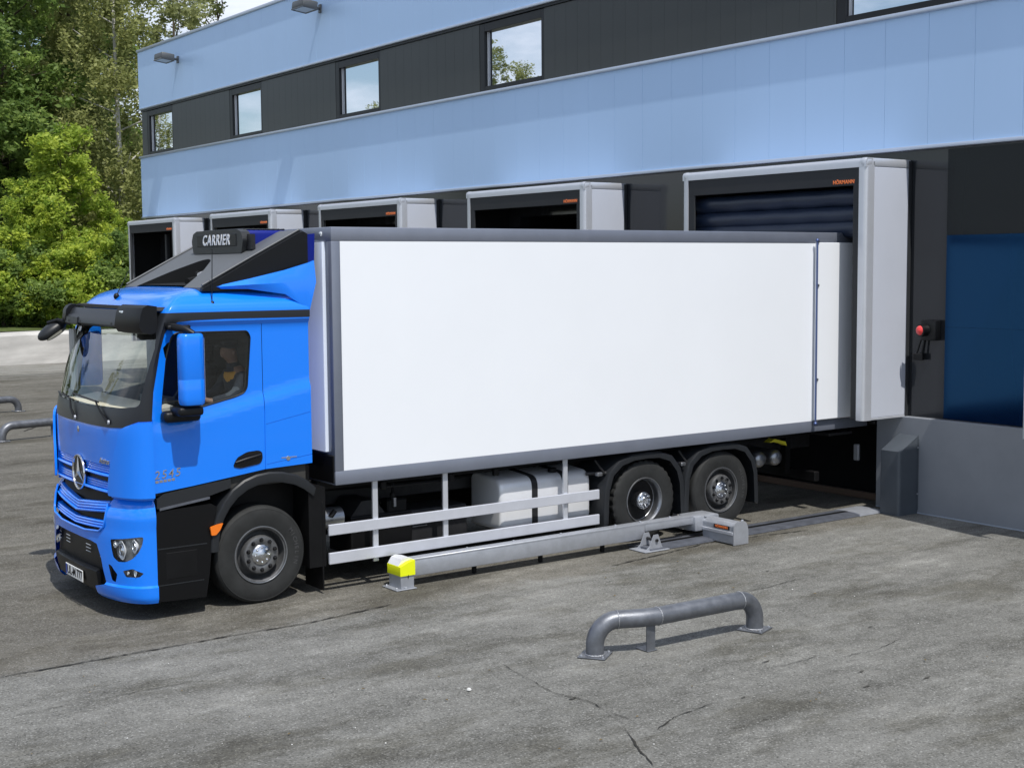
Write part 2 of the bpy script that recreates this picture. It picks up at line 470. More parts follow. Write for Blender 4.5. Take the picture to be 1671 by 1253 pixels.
# ------------------------------------------------------------------ ground
g = MB(); g.add([(-260, -200, 0), (300, -200, 0), (300, 400, 0), (-260, 400, 0)], [(0, 1, 2, 3)])
structure('ground', g, 'yard_asphalt')
g = MB(); g.add([(-80, 33.8, .008), (80, 33.8, .008), (80, 39.3, .008), (-80, 39.3, .008)], [(0, 1, 2, 3)])
structure('road', g, 'asphalt_far')

def crack_strip(mb, pts, w, z=.009):
    # jittered, tapering thin strip
    P = []
    for a, b in zip(pts[:-1], pts[1:]):
        n = max(2, int(math.hypot(b[0]-a[0], b[1]-a[1])/.05))
        for k in range(n):
            t = k/n; P.append((a[0]+(b[0]-a[0])*t+(random.random()-.5)*.018, a[1]+(b[1]-a[1])*t+(random.random()-.5)*.018))
    P.append(pts[-1]); L = []; Q = []
    for i, p in enumerate(P):
        a = P[max(0, i-1)]; b = P[min(len(P)-1, i+1)]; d = Vector((b[0]-a[0], b[1]-a[1])).normalized()
        ww = .8*w*(.25+random.random())*min(1, i/3+.2, (len(P)-1-i)/3+.2)
        L.append((p[0]-d.y*ww/2, p[1]+d.x*ww/2, z)); Q.append((p[0]+d.y*ww/2, p[1]-d.x*ww/2, z))
    o = len(mb.v); mb.v += L+Q; n = len(P)
    mb.f += [(o+n+i, o+n+i+1, o+i+1, o+i) for i in range(n-1)]
g = MB()
crack_strip(g, [(2.66, -3.26), (2.60, -3.7), (2.53, -4.14), (2.62, -4.5), (2.58, -4.86), (2.60, -5.02), (2.56, -5.20)], .011)
crack_strip(g, [(3.50, -5.144), (3.2, -5.17), (2.91, -5.205), (2.72, -5.30), (2.55, -5.37)], .014)
crack_strip(g, [(2.43, -5.19), (2.36, -5.32), (2.24, -5.545), (2.16, -5.72), (2.08, -5.89)], .020)
crack_strip(g, [(4.35, -4.75), (4.75, -4.78), (5.1, -4.76)], .010)
crack_strip(g, [(5.2, -4.9), (5.6, -4.95), (6.1, -4.85)], .010)
crack_strip(g, [(6.0, -2.62), (6.6, -2.66), (7.0, -2.6), (7.7, -2.62)], .012)
crack_strip(g, [(-1, -.935), (-.25, -.93), (.55, -.924), (1.3, -.91), (1.93, -.95), (2.5, -.87), (3.02, -.80)], .030)
crack_strip(g, [(5.96, -.81), (6.9, -.67), (7.8, -.53), (8.6, -.61), (9.4, -.75)], .030)
crack_strip(g, [(-1.2, -2.05), (.3, -2.06)], .010)
crack_strip(g, [(11.4, 34.5), (13.6, 33.9), (16, 34.2)], .16)
crack_strip(g, [(4.5, 17.3), (5.0, 18.0), (6.1, 18.6)], .07)
crack_strip(g, [(8.6, 25.2), (10.4, 25.6)], .06)
structure('asphalt_cracks', g, 'crack')
g = MB()
for (x, y, r) in [(2.57, -4.375, .028), (3.69, -5.19, .022), (3.74, -5.25, .012), (4.03, -1.05, .02), (4.56, -4.6, .03), (5.9, -2.6, .025), (5.0, -5.3, .03), (6.2, -4.4, .025), (4.7, -5.6, .03), (5.3, -5.75, .03), (7.2, -2.1, .025)]:
    n = 11; ph = random.random()*6
    pts = [(x+r*(.5+.8*random.random())*1.7*math.cos(2*math.pi*k/n), y+r*(.4+.8*random.random())*.45*math.sin(2*math.pi*k/n)+.2*r*math.cos(2*math.pi*k/n), .009) for k in range(n)]
    g.add(pts, [tuple(range(n))])
structure('asphalt_stains', g, 'stain')
g = MB()
def chip(mb, x, y, s):
    n = 6; z = .010
    low = [(x+s*(.6+.5*random.random())*math.cos(2*math.pi*k/n), y+s*(.6+.5*random.random())*math.sin(2*math.pi*k/n), z) for k in range(n)]
    top = [(x+(p[0]-x)*.6, y+(p[1]-y)*.6, z+s*.55) for p in low]
    mb.loft([low, top])
for _ in range(50):
    chip(g, random.uniform(-2, 9), random.uniform(-6.2, -1.0), random.uniform(.003, .008))
chip(g, 2.012, -3.69, .026); chip(g, 6.75, -2.9, .010)
o = part('gravel_chips', g, 'chip_white'); setprops(o, 'scattered pale stone chips lying on the worn asphalt', 'gravel', kind='stuff')
g = MB()
for _ in range(46):
    x, y, s = random.uniform(-1.5, 8), random.uniform(-6, -1.0), random.uniform(.008, .022); a = random.random()*6
    d = Vector((math.cos(a), math.sin(a), 0))*s; q = Vector((-d.y, d.x, 0))*.5; c = Vector((x, y, .013))
    g.add([c-d, c-q+Vector((0, 0, .006)), c+d, c+q+Vector((0, 0, .008))], [(0, 1, 2, 3)])
o = part('leaf_litter', g, 'leaf_litter'); setprops(o, 'small dry brown leaves and bits scattered on the asphalt', 'leaf litter', kind='stuff')

# ------------------------------------------------------------------ building
D = 11.54; YE = 28.38; YS = -13.0
Z1, Z2, Z3, ZT, ZP = 5.053, 6.957, 8.347, 10.171, 1.345
DW = 11.64
bld = thing('warehouse', (D+6, 8, 0), 'light blue clad warehouse with a dark window strip and a row of loading docks', 'building')
def panels(z0, z1, x0, x1, w, y_off, ys, ye):
    mb = MB(); k0 = math.floor((ys-y_off)/w)
    y = y_off+k0*w
    while y < ye:
        a = max(y+.0012, ys); b = min(y+w-.0012, ye)
        if b-a > .02: mb.rbox(x0, x1, a, b, z0, z1, .003, 1, axis_edges='z')
        y += w
    return mb
part('lower_cladding_band', panels(Z1+.05, Z2-.07, D, D+.09, .735, -.145, YS, YE), 'facade_blue', bld)
part('upper_cladding_band', panels(Z3+.05, ZT-.08, D, D+.09, .735, -.145, YS, YE), 'facade_blue', bld)
b = MB()
b.box(D+.10, D+30, YS, YE-.01, Z1+.03, ZT-.1)      # core behind the bands
core = boolean(b.mesh('core'), 'DIFFERENCE', MB().box(D+.05, D+.45, YS-1, YE-.06, Z2-.01, Z3+.012))
put('core_wall', core, 'cladding_dark', bld)
t = MB(); t.rbox(D-.045, D+.3, YS, YE+.015, ZT-.08, ZT, .012); part('parapet_coping', t, 'trim_metal', bld, 40)
t = MB(); t.rbox(D-.03, D+.12, YS, YE+.01, Z3, Z3+.05, .008); part('upper_band_trim', t, 'trim_metal', bld, 40)
t = MB(); t.rbox(D-.06, D+.12, YS, YE+.012, Z2-.07, Z2-.012, .010); part('window_sill', t, 'trim_metal', bld, 40)
t = MB(); t.rbox(D-.035, D+.12, YS, YE+.01, Z1, Z1+.05, .008); part('lower_band_trim', t, 'trim_metal', bld, 40)
# windows in the dark strip; dark infill panels between them
XW = D+.16
wins = [(27.90, 25.85), (21.89, 19.88), (15.94, 13.87), (9.97, 7.84), (.80, -1.35), (-5.3, -7.4), (-11.0, -12.9)]
segs = []; prev = YE-.06
for (a, c) in wins: segs.append((prev, a)); prev = c
segs.append((prev, YS))
for (a, c) in segs:
    if a-c > .05:
        mb = MB(); y = a; w = .333
        while y > c+.01:
            lo = max(c, y-w); mb.rbox(D+.055, D+.10, lo+.001, y-.001, Z2+.004, Z3-.055, .0012, 1, axis_edges='z'); y -= w
        mb.box(D+.101, D+.44, c+.002, a-.002, Z2+.003, Z3-.056)
        part('infill_panel', mb, 'cladding_dark', bld)
t = MB(); t.box(D+.02, D+.45, YS, YE-.07, Z3-.05, Z3-.004); part('strip_head', t, 'frame_black', bld)
for (a, c) in wins:
    fr = MB(); z0, z1 = Z2+.006, Z3-.058; f = .095; fl = .17; ft = .16     # frame: right/bottom, left, top
    fr.rbox(XW-.10, XW+.05, c+.003, c+f, z0, z1, .006, 1); fr.rbox(XW-.10, XW+.05, a-fl, a-.003, z0, z1, .006, 1)
    fr.rbox(XW-.10, XW+.05, c+f, a-fl, z0, z0+f, .006, 1); fr.rbox(XW-.10, XW+.05, c+f, a-fl, z1-ft, z1, .006, 1)
    w = part('window', fr, 'frame_black', bld)
    gl = MB(); gl.box(XW-.005, XW+.005, c+f, a-fl, z0+f, z1-ft); part('pane', gl, 'window_glass', w)
    s = MB(); s.rbox(XW-.035, XW-.006, a-fl-.022, a-fl, z0+f, z1-ft, .004, 1); s.rbox(XW-.03, XW-.006, c+f, a-fl-.022, z0+f, z0+f+.014, .003, 1)
    part('inner_frame', s, 'frame_inner', w)
# dock wall under the band
PY0, PY1 = -.09, 2.75
docks_y = [-.555+6.075*k for k in range(-1, 5)]
wall = MB()
ys = [YS]+[v for k in docks_y for v in (k+.45, k+3.17)]+[YE]
for i in range(0, len(ys), 2): wall.box(DW, DW+.2, ys[i], ys[i+1], ZP+.002, Z1+.028)
for k in docks_y: wall.box(DW, DW+.2, k+.45, k+3.17, 4.45, Z1+.028)
part('dock_wall', wall, 'wall_dark', bld)
for i, k in enumerate(docks_y):        # inside each doorway
    rm = MB(); a, c = k+.45, k+3.17
    rm.box(DW+.2, DW+3.2, a-.05, a, ZP, 4.5); rm.box(DW+.2, DW+3.2, c, c+.05, ZP, 4.5)
    rm.box(DW+.2, DW+3.2, a, c, 4.45, 4.5); rm.box(DW+3.2, DW+3.25, a-.05, c+.05, ZP, 4.5); rm.box(DW, DW+3.2, a, c, ZP-.1, ZP)
    part('doorway', rm, 'pit_dark', bld)
# added navy panel right of the docked truck, standing in for a blue wall reflection
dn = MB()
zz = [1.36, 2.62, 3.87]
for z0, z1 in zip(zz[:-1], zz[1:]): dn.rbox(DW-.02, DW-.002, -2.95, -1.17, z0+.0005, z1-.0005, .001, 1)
part('reflection_panel', dn, 'reflection_navy', bld)
dh_ = MB(); dh_.rbox(DW-.022, DW-.002, -2.95, -1.17, 3.871, 5.03, .001, 1); part('dark_reflection_panel', dh_, 'reflection_dark', bld)  # added darker sheet for the dark reflection above the navy panel
# plinth with the pit behind the truck
pits = [(k+.46, k+3.30) for k in docks_y]
ys = [YS]+[v for p in pits for v in p]+[YE]
for i in range(0, len(ys), 2):
    pl = MB(); pl.rbox(D-.005, D+.25, ys[i], ys[i+1], 0, ZP, .008, 1)
    part('plinth', pl, 'plinth_grey', bld)
for i in range(0, len(ys), 2):
    t = MB(); t.box(D-.012, D-.006, ys[i]+.01, ys[i+1]-.01, 0.0, .018); part('plinth_joint', t, 'trim_metal', bld)
for (a, c) in pits:
    pt = MB(); pt.box(D+.9, D+1.0, a-.3, c+.3, 0, ZP); pt.box(D+.25, D+1.0, a-.3, a-.25, 0, ZP); pt.box(D+.25, D+1.0, c+.25, c+.3, 0, ZP)
    p = part('leveller_pit', pt, 'pit_dark', bld)
    lp = MB(); lp.rbox(D-.02, D+1.0, a+.03, c-.03, ZP-.16, ZP-.102, .01, 1); part('leveller_plate', lp, 'chassis_grey', p)
    q = MB(); q.rbox(D+.35, D+.42, a-.2, c+.2, .0, .10, .01, 1); part('pit_angle', q, 'pit_rust', p)
    for yy in (a+.35, c-.45):
        k = MB(); k.rbox(D+.02, D+.07, yy, yy+.09, .62, .86, .01, 1); part('pit_marker', k, 'galvanised', p)

# dock shelters
DS = 10.68
names = ['nearest grey dock shelter, sealed around the rear of the white truck body',
         'second dock shelter from the truck, wide dark opening above the white truck body',
         'middle dock shelter of the five, seen above the front of the white truck body',
         'fourth dock shelter, rising behind the black roof cooling unit of the truck',
         'farthest dock shelter, at the corner of the warehouse beside the trees']
def shelter(y0, label):
    zb, zt, w = 1.335, 4.926, 3.625
    if zt >= Z1: zt = Z1-.02
    s = thing('dock_shelter', (DS+.4, y0+w/2, zb), label, 'dock shelter', 'dock shelters along the warehouse wall')
    y1 = y0+w
    # side panels and roof
    for (a, c, nm) in ((y0+.006, y0+.05, 'side_panel'), (y1-.05, y1-.006, 'side_panel')):
        p = MB(); p.rbox(DS+.16, DW-.004, a, c, zb+.03, zt-.12, .008, 1); part(nm, p, 'shelter_side', s)
    p = MB(); p.rbox(DS+.13, DW-.004, y0+.012, y1-.012, zt-.06, zt-.008, .01, 1); part('roof_panel', p, 'shelter_side', s)
    # rounded aluminium corner profiles
    f = MB(); r = .055
    def prof(cx, cy, sy):      # quarter-round upright
        pts = []
        for k in range(7):
            q = math.pi/2*k/6; pts.append((cx-r*math.cos(q)+r, cy+sy*(-r*math.sin(q)+r)))
        return pts
    for (yy, sg) in ((y0, 1), (y1, -1)):
        pl_ = [(DS+.17, yy+sg*.0)]+[(DS+r-r*math.sin(math.pi/2*k/6), yy+sg*(r-r*math.cos(math.pi/2*k/6))) for k in range(7)]+[(DS, yy+sg*.125), (DS+.03, yy+sg*.125), (DS+.03, yy+sg*.06), (DS+.17, yy+sg*.06)]
        f.prism(pl_, 'z', zb, zt-.05)
    pl_ = [(DS+.14, zt)]+[(DS+r-r*math.sin(math.pi/2*k/6), zt-(r-r*math.cos(math.pi/2*k/6))) for k in range(7)]+[(DS, zt-.125), (DS+.03, zt-.125), (DS+.03, zt-.06), (DS+.14, zt-.06)]
    f.prism(pl_, 'y', y0+.003, y1-.003)
    f.rbox(DS+.14, DW-.004, y0, y0+.055, zt-.12, zt-.002, .02, 2)
    f.rbox(DS+.14, DW-.004, y1-.055, y1, zt-.12, zt-.002, .02, 2)
    f.rbox(DS+.05, DW-.004, y0+.001, y0+.06, zb, zb+.03, .004, 1); f.rbox(DS+.05, DW-.004, y1-.06, y1-.001, zb, zb+.03, .004, 1)
    for (a, d) in ((y0-.002, y0+.128), (y1-.128, y1+.002)): f.rbox(DS-.003, DS+.145, a, d, zt-.130, zt+.003, .045, 4)
    for (a, d) in ((y0+.06, y0+.126), (y1-.126, y1-.06)): f.rbox(DS-.001, DS+.06, a, d, zt-.127, zt-.055, .003, 1)
    part('frame', f, 'shelter_alu', s, 35)
    li = MB(); li.box(DS+.165, DW-.006, y0+.053, y0+.075, zb+.02, zt-.13); part('inner_lining', li, 'lining_black', s)
    li = MB(); li.box(DS+.165, DW-.006, y1-.075, y1-.053, zb+.02, zt-.13); part('inner_lining', li, 'lining_black', s)
    li = MB(); li.box(DS+.165, DW-.006, y0+.077, y1-.077, zt-.15, zt-.125); part('inner_lining', li, 'lining_black', s)
    g2 = MB(); g2.rbox(DW-.07, DW-.003, y0-.012, y0-.001, zb+.01, zt-.02, .004, 1); part('wall_seal', g2, 'shelter_curtain', s)
    # curtains
    c = MB(); c.rbox(DS+.012, DS+.045, y0+.122, y1-.122, 4.56, zt-.122, .008, 1)
    tc_ = part('top_curtain', c, 'shelter_curtain', s)
    for (a, d) in ((y0+.122, y0+.235), (y1-.26, y1-.122)):
        c = MB(); c.rbox(DS+.014, DS+.044, a, d, zb+.01, 4.575, .006, 1); part('side_curtain', c, 'shelter_curtain', s)
    lettering('lettering', 'HÖRMANN', .070, 'letter_orange', tc_, (DS+.009, y0+.40, 4.612), (0, -1, 0), (0, 0, 1), depth=.002, bold=.0022, spacing=1.08)
    return s
for k in range(5):
    y0 = -.555+6.075*k
    s = shelter(y0, names[k])
    if k == 0:
        for z in (4.42, 4.17, 3.98):     # rolled inflatable bags above the truck
            t = MB(); n = 26; path = [(DS+.30+.008*math.sin(i*1.3), y0+.08+3.46*i/n, z+.005*math.sin(i*1.1+z*9)) for i in range(n+1)]
            t.tube(path, [.135+.004*math.sin(i*1.2+z*5) for i in range(n+1)], 20); part('air_bag', t, 'bag_navy', s, 60)
        t = MB(); t.rbox(DS+.46, DS+.50, y0+.08, y0+3.54, 3.95, 4.79, .01, 1); part('bag_backing', t, 'lining_black', s)
    else:
        t = MB()
        for i in range(4): t.rbox(DW+.02, DW+.06, y0+.5, y0+3.12, 1.37+.62*i, 1.37+.62*i+.612, .012, 1)
        part('door_leaf', t, 'lining_black', s)
        if k == 4:
            for yy in (.62, 1.35):
                t = MB(); t.rbox(DS+.3, DS+.42, y0+yy, y0+yy+.13, 1.4, 4.5, .02, 2); part('side_bag', t, 'shelter_curtain', s)
            t = MB(); t.rbox(DS+.15, DS+.3, y0+.24, y0+.42, 1.4, 4.05, .03, 2); part('side_bag', t, 'chassis_grey', s)
shelter(-.555-6.075, 'grey dock shelter to the right of the blue reflection panel, casting its shadow on the asphalt')

# floodlights on the upper band
def floodlight(y, z, label):
    f = thing('floodlight', (D, y, z), label, 'floodlight', 'floodlights on the upper facade band')
    m = MB(); m.rbox(D-.04, D-.001, y-.06, y+.06, z-.1, z+.1, .01, 1); m.tube([(D-.03, y, z), (D-.22, y, z+.02)], .035, 10); part('bracket', m, 'lamp_dark', f)
    h = MB(); c = (D-.46, y, z+.02)
    rot = Matrix.Rotation(R(7), 3, 'Y')
    h.rbox(D-.62, D-.22, y-.30, y+.30, z-.05, z+.13, .04, 2, rot=(Vector(c), rot)); part('head', h, 'lamp_body', f, 40)
    l = MB(); l.rbox(D-.59, D-.25, y-.26, y+.26, z-.062, z-.048, .006, 1, rot=(Vector(c), rot)); part('lens', l, 'lamp_glass', f)
    w = MB(); w.rbox(D-.62, D-.585, y-.30, y+.30, z-.075, z-.04, .006, 1, rot=(Vector(c), rot)); w.rbox(D-.255, D-.22, y-.30, y+.30, z-.075, z-.04, .006, 1, rot=(Vector(c), rot)); w.rbox(D-.60, D-.24, y-.30, y-.27, z-.074, z-.041, .006, 1, rot=(Vector(c), rot)); w.rbox(D-.60, D-.24, y+.27, y+.30, z-.074, z-.041, .006, 1, rot=(Vector(c), rot)); part('lens_frame', w, 'lamp_dark', f)
floodlight(25.2, 9.50, 'small grey floodlight near the left end of the facade, close to the trees')
floodlight(16.5, 9.60, 'grey floodlight at the top edge of the photo, nearer of the two on the facade')

# red signal lamp
sg = thing('signal_lamp', (DW, -.95, 2.5), 'red signal lamp in a black housing on the wall right of the docked truck', 'signal lamp')
m = MB(); m.rbox(DW-.12, DW-.001, -1.09, -.84, 2.43, 2.71, .02, 2); part('housing', m, 'black_plastic', sg, 40)
m = MB(); m.tube([(DW-.10, -.92, 2.57), (DW-.20, -.895, 2.57)], .085, 20); part('visor_ring', m, 'black_plastic', sg, 40)
m = MB(); m.lathe([(.001, .035), (.035, .028), (.060, .012), (.066, 0)], (DW-.202, -.894, 2.57), 'x', 20, -1); part('lens', m, 'signal_red', sg, 60)
m = MB(); m.tube([(DW-.05, -.86, 2.43), (DW-.07, -.82, 2.18)], .014, 8); m.tube([(DW-.05, -.80, 2.43), (DW-.08, -.74, 2.2)], .012, 8); m.rbox(DW-.10, DW-.04, -.86, -.70, 2.15, 2.24, .008, 1); part('bracket', m, 'black_plastic', sg)

# dark guide bollard in front of the pit corner
gb = MB(); x0, x1, y0, y1 = 11.13, 11.53, -.83, -.50
low = round_poly([(x0, y0), (x1, y0), (x1, y1), (x0, y1)], [.05, 0, 0, .02])
rg = [[(p[0], p[1], 0.) for p in low], [(p[0], p[1], .90+.20*smooth01((p[0]-x0)/.34)) for p in low]]
gb.loft(rg)
bo = thing('guide_bollard', (11.3, -.67, 0), 'dark grey sheet metal bollard with sloping top at the pit corner', 'bollard')
part('body', gb, 'post_dark', bo, 30)
m = MB(); m.rbox(x1-.012, x1+.004, y0-.012, y0-.001, .05, 1.05, .002, 1); part('flange', m, 'post_dark', bo)
m = MB()
for z in (.28, .93): m.tube([(x1-.02, y0-.02, z), (x1-.02, y0-.008, z)], .012, 8)
part('bolt', m, 'galvanised', bo)

# ------------------------------------------------------------------ pipe guards
def pipe_guard(path, r, posts, label, base_x, flats):
    b = thing('pipe_guard', (path[len(path)//2][0], path[len(path)//2][1], 0), label, 'pipe guard', 'steel pipe wheel guards on the yard')
    m = MB(); m.tube(path, r, 24); part('pipe', m, 'pipe_steel', b, 60)
    for (x, y, a) in base_x:
        p = MB(); p.rbox(x-.13, x+.13, y-.13, y+.13, .004, .016, .003, 1, rot=(Vector((x, y, 0)), Matrix.Rotation(a, 3, 'Z'))); part('base_plate', p, 'pipe_steel', b)
        for (dx, dy) in ((.1, .1), (-.1, .1), (.1, -.1), (-.1, -.1)):
            q = MB(); c = Vector((x, y, 0))+Matrix.Rotation(a, 3, 'Z') @ Vector((dx, dy, 0)); q.lathe([(.012, 0), (.012, .012), (.004, .014), (.001, .014)], (c.x, c.y, .016), 'z', 8); part('bolt', q, 'galvanised', b)
        w = MB(); n = 28; w.tube([(x+(r+.002)*math.cos(2*math.pi*k/n), y+(r+.002)*math.sin(2*math.pi*k/n), .02) for k in range(n+1)], .007, 6, False); part('weld', w, 'weld', b)
    for (p, d) in flats:
        d = Vector(d).normalized(); u = d.cross(Vector((0, 0, 1))).normalized(); v = d.cross(u); w = MB(); n = 28
        w.tube([Vector(p)+(u*math.cos(2*math.pi*k/n)+v*math.sin(2*math.pi*k/n))*(r+.0005) for k in range(n+1)], .0045, 6, False); part('weld', w, 'weld', b)
    for (x, y, z) in posts:
        p = MB(); p.box(x-.05, x+.05, y-.006, y+.006, .01, z); p.rbox(x-.05, x+.07, y-.012, y+.16, .004, .012, .002, 1); part('support_bracket', p, 'pipe_steel', b)
def elbow(p_leg, p_run, zc, rad, steps=8):
    # leg rises at p_leg, bends through rad towards p_run
    d = Vector((p_run[0]-p_leg[0], p_run[1]-p_leg[1], 0)).normalized(); out = [(p_leg[0], p_leg[1], .006)]
    for k in range(steps+1):
        q = math.pi/2*k/steps; c = Vector((p_leg[0], p_leg[1], zc-rad))+d*rad
        out.append(tuple(c-d*rad*math.cos(q)+Vector((0, 0, rad*math.sin(q)))))
    return out
zc = .315; A = (3.49, -3.53); B = (3.85, -3.735); C_ = (5.27, -3.775)
left = elbow(A, (3.92, -3.67), zc, .21)
right = elbow(C_, (4.9, -3.765), zc, .20)
mid = (3.93, -3.695, zc)
path = left+[(3.86, -3.672, zc), (3.95, -3.705, zc), (4.06, -3.728, zc)]+right[::-1]
pipe_guard(path, .083, [(3.98, -3.73, .25)], 'steel pipe guard lying on the open asphalt in the foreground', [(A[0], A[1], R(35)), (C_[0], C_[1], R(20))],
           [(left[-1], (1, -.4, 0)), ((4.06, -3.728, zc), (1, -.05, 0)), (right[-1], (1, 0, 0))])
A = (3.62, 15.75); C_ = (7.4, 16.35)
l = elbow(A, C_, .32, .24); rr = elbow(C_, A, .32, .24)
pipe_guard(l+rr[::-1], .085, [(4.72, 15.92, .24)], 'distant pipe guard passing behind the front of the blue truck', [(A[0], A[1], .2), (C_[0], C_[1], .2)], [])
A = (5.66, 21.7); C_ = (1.8, 20.9)
l = elbow(A, C_, .32, .24); rr = elbow(C_, A, .32, .24)
pipe_guard(l+rr[::-1], .085, [], 'farthest pipe guard, only its bent end showing at the left edge', [(A[0], A[1], .2), (C_[0], C_[1], .2)], [])

# ------------------------------------------------------------------ wheel restraint beside the truck
wr = thing('wheel_restraint', (6.5, -.2, 0), 'galvanised wheel restraint beam with a yellow capped end post beside the truck', 'wheel restraint')
YB0, YB1 = -.25, -.085
m = MB(); m.rbox(3.56, 6.98, YB0, YB1, .112, .305, .012, 2); m.rbox(6.98, 7.94, YB0, YB1, .20, .305, .012, 2)
m.rbox(3.56, 7.94, YB0-.002, YB0+.03, .285, .312, .006, 1)
part('guide_beam', m, 'galvanised', wr, 40)
for x in (4.5, 5.45, 6.4):
    m = MB(); m.rbox(x-.025, x+.025, YB1-.05, YB1-.01, .004, .112, .006, 1); part('beam_foot', m, 'chassis_black', wr)
for x in (4.4, 5.05, 5.75, 6.6, 7.0, 7.5):
    q = MB(); q.lathe([(.016, 0), (.016, .010), (.006, .014), (.001, .014)], (x, YB1-.045, .305), 'z', 10); part('bolt', q, 'galvanised', wr)
# end post
px0, px1, py0, py1 = 3.385, 3.575, -.335, -.06
m = MB(); pl_ = [(px0+.01, 0.012), (px1-.005, .012), (px1-.005, .20), (px0+.01, .20)]
m.rbox(px0+.012, px1-.006, py0+.012, py1-.012, .012, .22, .006, 1); ep = part('end_post', m, 'galvanised', wr, 40)
m = MB(); pr = [(px0, .155), (px1, .155), (px1, .318), (px0+.10, .300), (px0, .258)]
m.prism(round_poly(pr, [.002, .002, .005, .008, .005], 2), 'y', py0, py1); part('yellow_cap', m, 'neon_yellow', ep, 30)
m = MB(); m.prism([(px0+.004, .262), (px0+.1, .304), (px1-.006, .322), (px1-.006, .328), (px0+.1, .345), (px0+.05, .33)], 'y', py0+.05, py1-.004); part('deflector_plate', m, 'tank_alu', ep, 30)
m = MB(); m.rbox(px0-.06, px1+.01, py0-.02, py1+.02, .004, .014, .003, 1); part('base_plate', m, 'galvanised', ep)
m = MB()
for (x, y) in ((px0-.03, py0+.03), (px0-.03, py1-.03)): m.lathe([(.014, 0), (.014, .012), (.005, .02), (.001, .02)], (x, y, .014), 'z', 8)
m.lathe([(.013, 0), (.013, .012), (.005, .018), (.001, .018)], (px0+.07, py0+.001, .014), 'z', 8); part('bolt', m, 'galvanised', ep)
m = MB(); m.box(px0+.10, px0+.106, py0-.001, py0+.02, .125, .165); part('slot', m, 'letter_black', ep)
# ground track, bracket, lock carriage
m = MB(); tp = [(-.50, .006), (-.49, .03), (-.40, .042), (-.15, .042), (-.06, .03), (-.05, .006)]
m.prism(tp, 'x', 6.86, 10.72); tr = part('ground_track', m, 'galvanised_dark', wr, 20)
m = MB(); m.prism([(-.515, .006), (-.505, .034), (-.41, .047), (-.14, .047), (-.05, .034), (-.04, .006)], 'x', 10.70, 11.18); part('track_end', m, 'galvanised', tr, 20)
m = MB(); m.box(6.9, 10.7, -.30, -.24, .043, .048); part('track_slot', m, 'chassis_black', tr)
for yy in (-.47, -.30):
    m = MB(); m.prism([(6.78, .006), (7.10, .006), (7.06, .05), (7.00, .20), (6.93, .20), (6.86, .06)], 'y', yy, yy+.012); part('bracket', m, 'galvanised', wr)
m = MB(); m.rbox(6.74, 7.14, -.53, -.22, .005, .017, .003, 1); part('bracket_base', m, 'galvanised', wr)
m = MB(); m.tube([(6.97, -.49, .13), (6.97, -.2, .13)], .02, 10); part('pivot_pin', m, 'chassis_grey', wr)
lx0, lx1, ly0, ly1 = 7.905, 8.165, -.86, -.30
m = MB(); pr = round_poly([(lx0+.01, .015), (lx1-.01, .015), (lx1-.005, .20), (lx1-.06, .285), (lx0+.05, .285), (lx0+.01, .24)], [.005, .005, .05, .04, .02, .01], 4)
m.prism(pr, 'y', ly0+.016, ly1); lk = part('lock_carriage', m, 'galvanised', wr, 30)
m = MB(); pr = round_poly([(lx0, .006), (lx1, .006), (lx1, .20), (lx1-.05, .298), (lx0+.04, .298), (lx0, .25)], [.005, .005, .05, .05, .03, .01], 4)
m.prism(pr, 'y', ly0, ly0+.014); part('end_plate', m, 'galvanised', lk, 30)
m = MB(); m.rbox(lx0-.005, lx0+.012, ly0+.016, ly1, .13, .17, .004, 1); part('front_ledge', m, 'aluminium', lk)
m = MB(); m.rbox(lx0+.0035, lx0+.0095, -.78, -.50, .185, .235, .002, 1); lb = part('label_plate', m, 'letter_black', lk)
lettering('lettering', 'HÖRMANN', .043, 'letter_orange', lk, (lx0+.001, -.64, .21), (0, -1, 0), (0, 0, 1), depth=.0012, bold=.001)
m = MB(); m.rbox(lx0-.12, lx0+.3, -.30, .02, .11, .30, .02, 2); part('carriage_arm', m, 'galvanised', wr, 40)
m = MB(); m.prism([(8.0, .05), (8.35, .05), (8.30, .18), (8.06, .22)], 'y', .02, .42); part('blocking_arm', m, 'tank_alu', wr)
for (x, y) in ((lx0+.05, -.31), (lx1-.05, -.80)):
    m = MB(); m.lathe([(.018, 0), (.018, .012), (.008, .018), (.001, .018)], (x, y, .285), 'z', 10); part('bolt', m, 'galvanised', wr)

# ------------------------------------------------------------------ truck
truck = thing('box_truck', (6.0, 1.3, 0), 'bright blue three-axle truck with a white refrigerated box body docked at the loading bay', 'truck')
K_xc = [(0.10, .52), (0.17, .455), (0.22, .425), (.30, .40), (.36, .395), (.5, .385), (.85, .39), (1.1, .43), (1.2, .47), (1.45, .475), (1.9, .485), (2.05, .51), (2.2, .56), (2.5, .68), (2.85, .83), (3.0, .89), (3.1, .93), (3.2, 1.0), (3.26, 1.10), (3.30, 1.28), (3.315, 1.5)]
K_xs = [(0, .79), (2.1, .79), (2.4, .815), (2.86, .93), (3.06, 1.0), (3.14, 1.06), (3.22, 1.17), (3.28, 1.35), (3.315, 1.7)]
K_hw = [(0, 1.25), (3.06, 1.25), (3.10, 1.243), (3.15, 1.215), (3.20, 1.165), (3.25, 1.085), (3.29, .97), (3.315, .78)]
ip = lambda K, z: float(np.interp(z, [k[0] for k in K], [k[1] for k in K]))
def fx(y, z):
    t = min(abs(y-1.3)/ip(K_hw, z), 1.); xc, xs = ip(K_xc, z), ip(K_xs, z)
    return xc+(xs-xc)*(1-max(0., 1-t**3)**(1/2.2))
def waist(x): return 2.013+(x-1.325)*.217
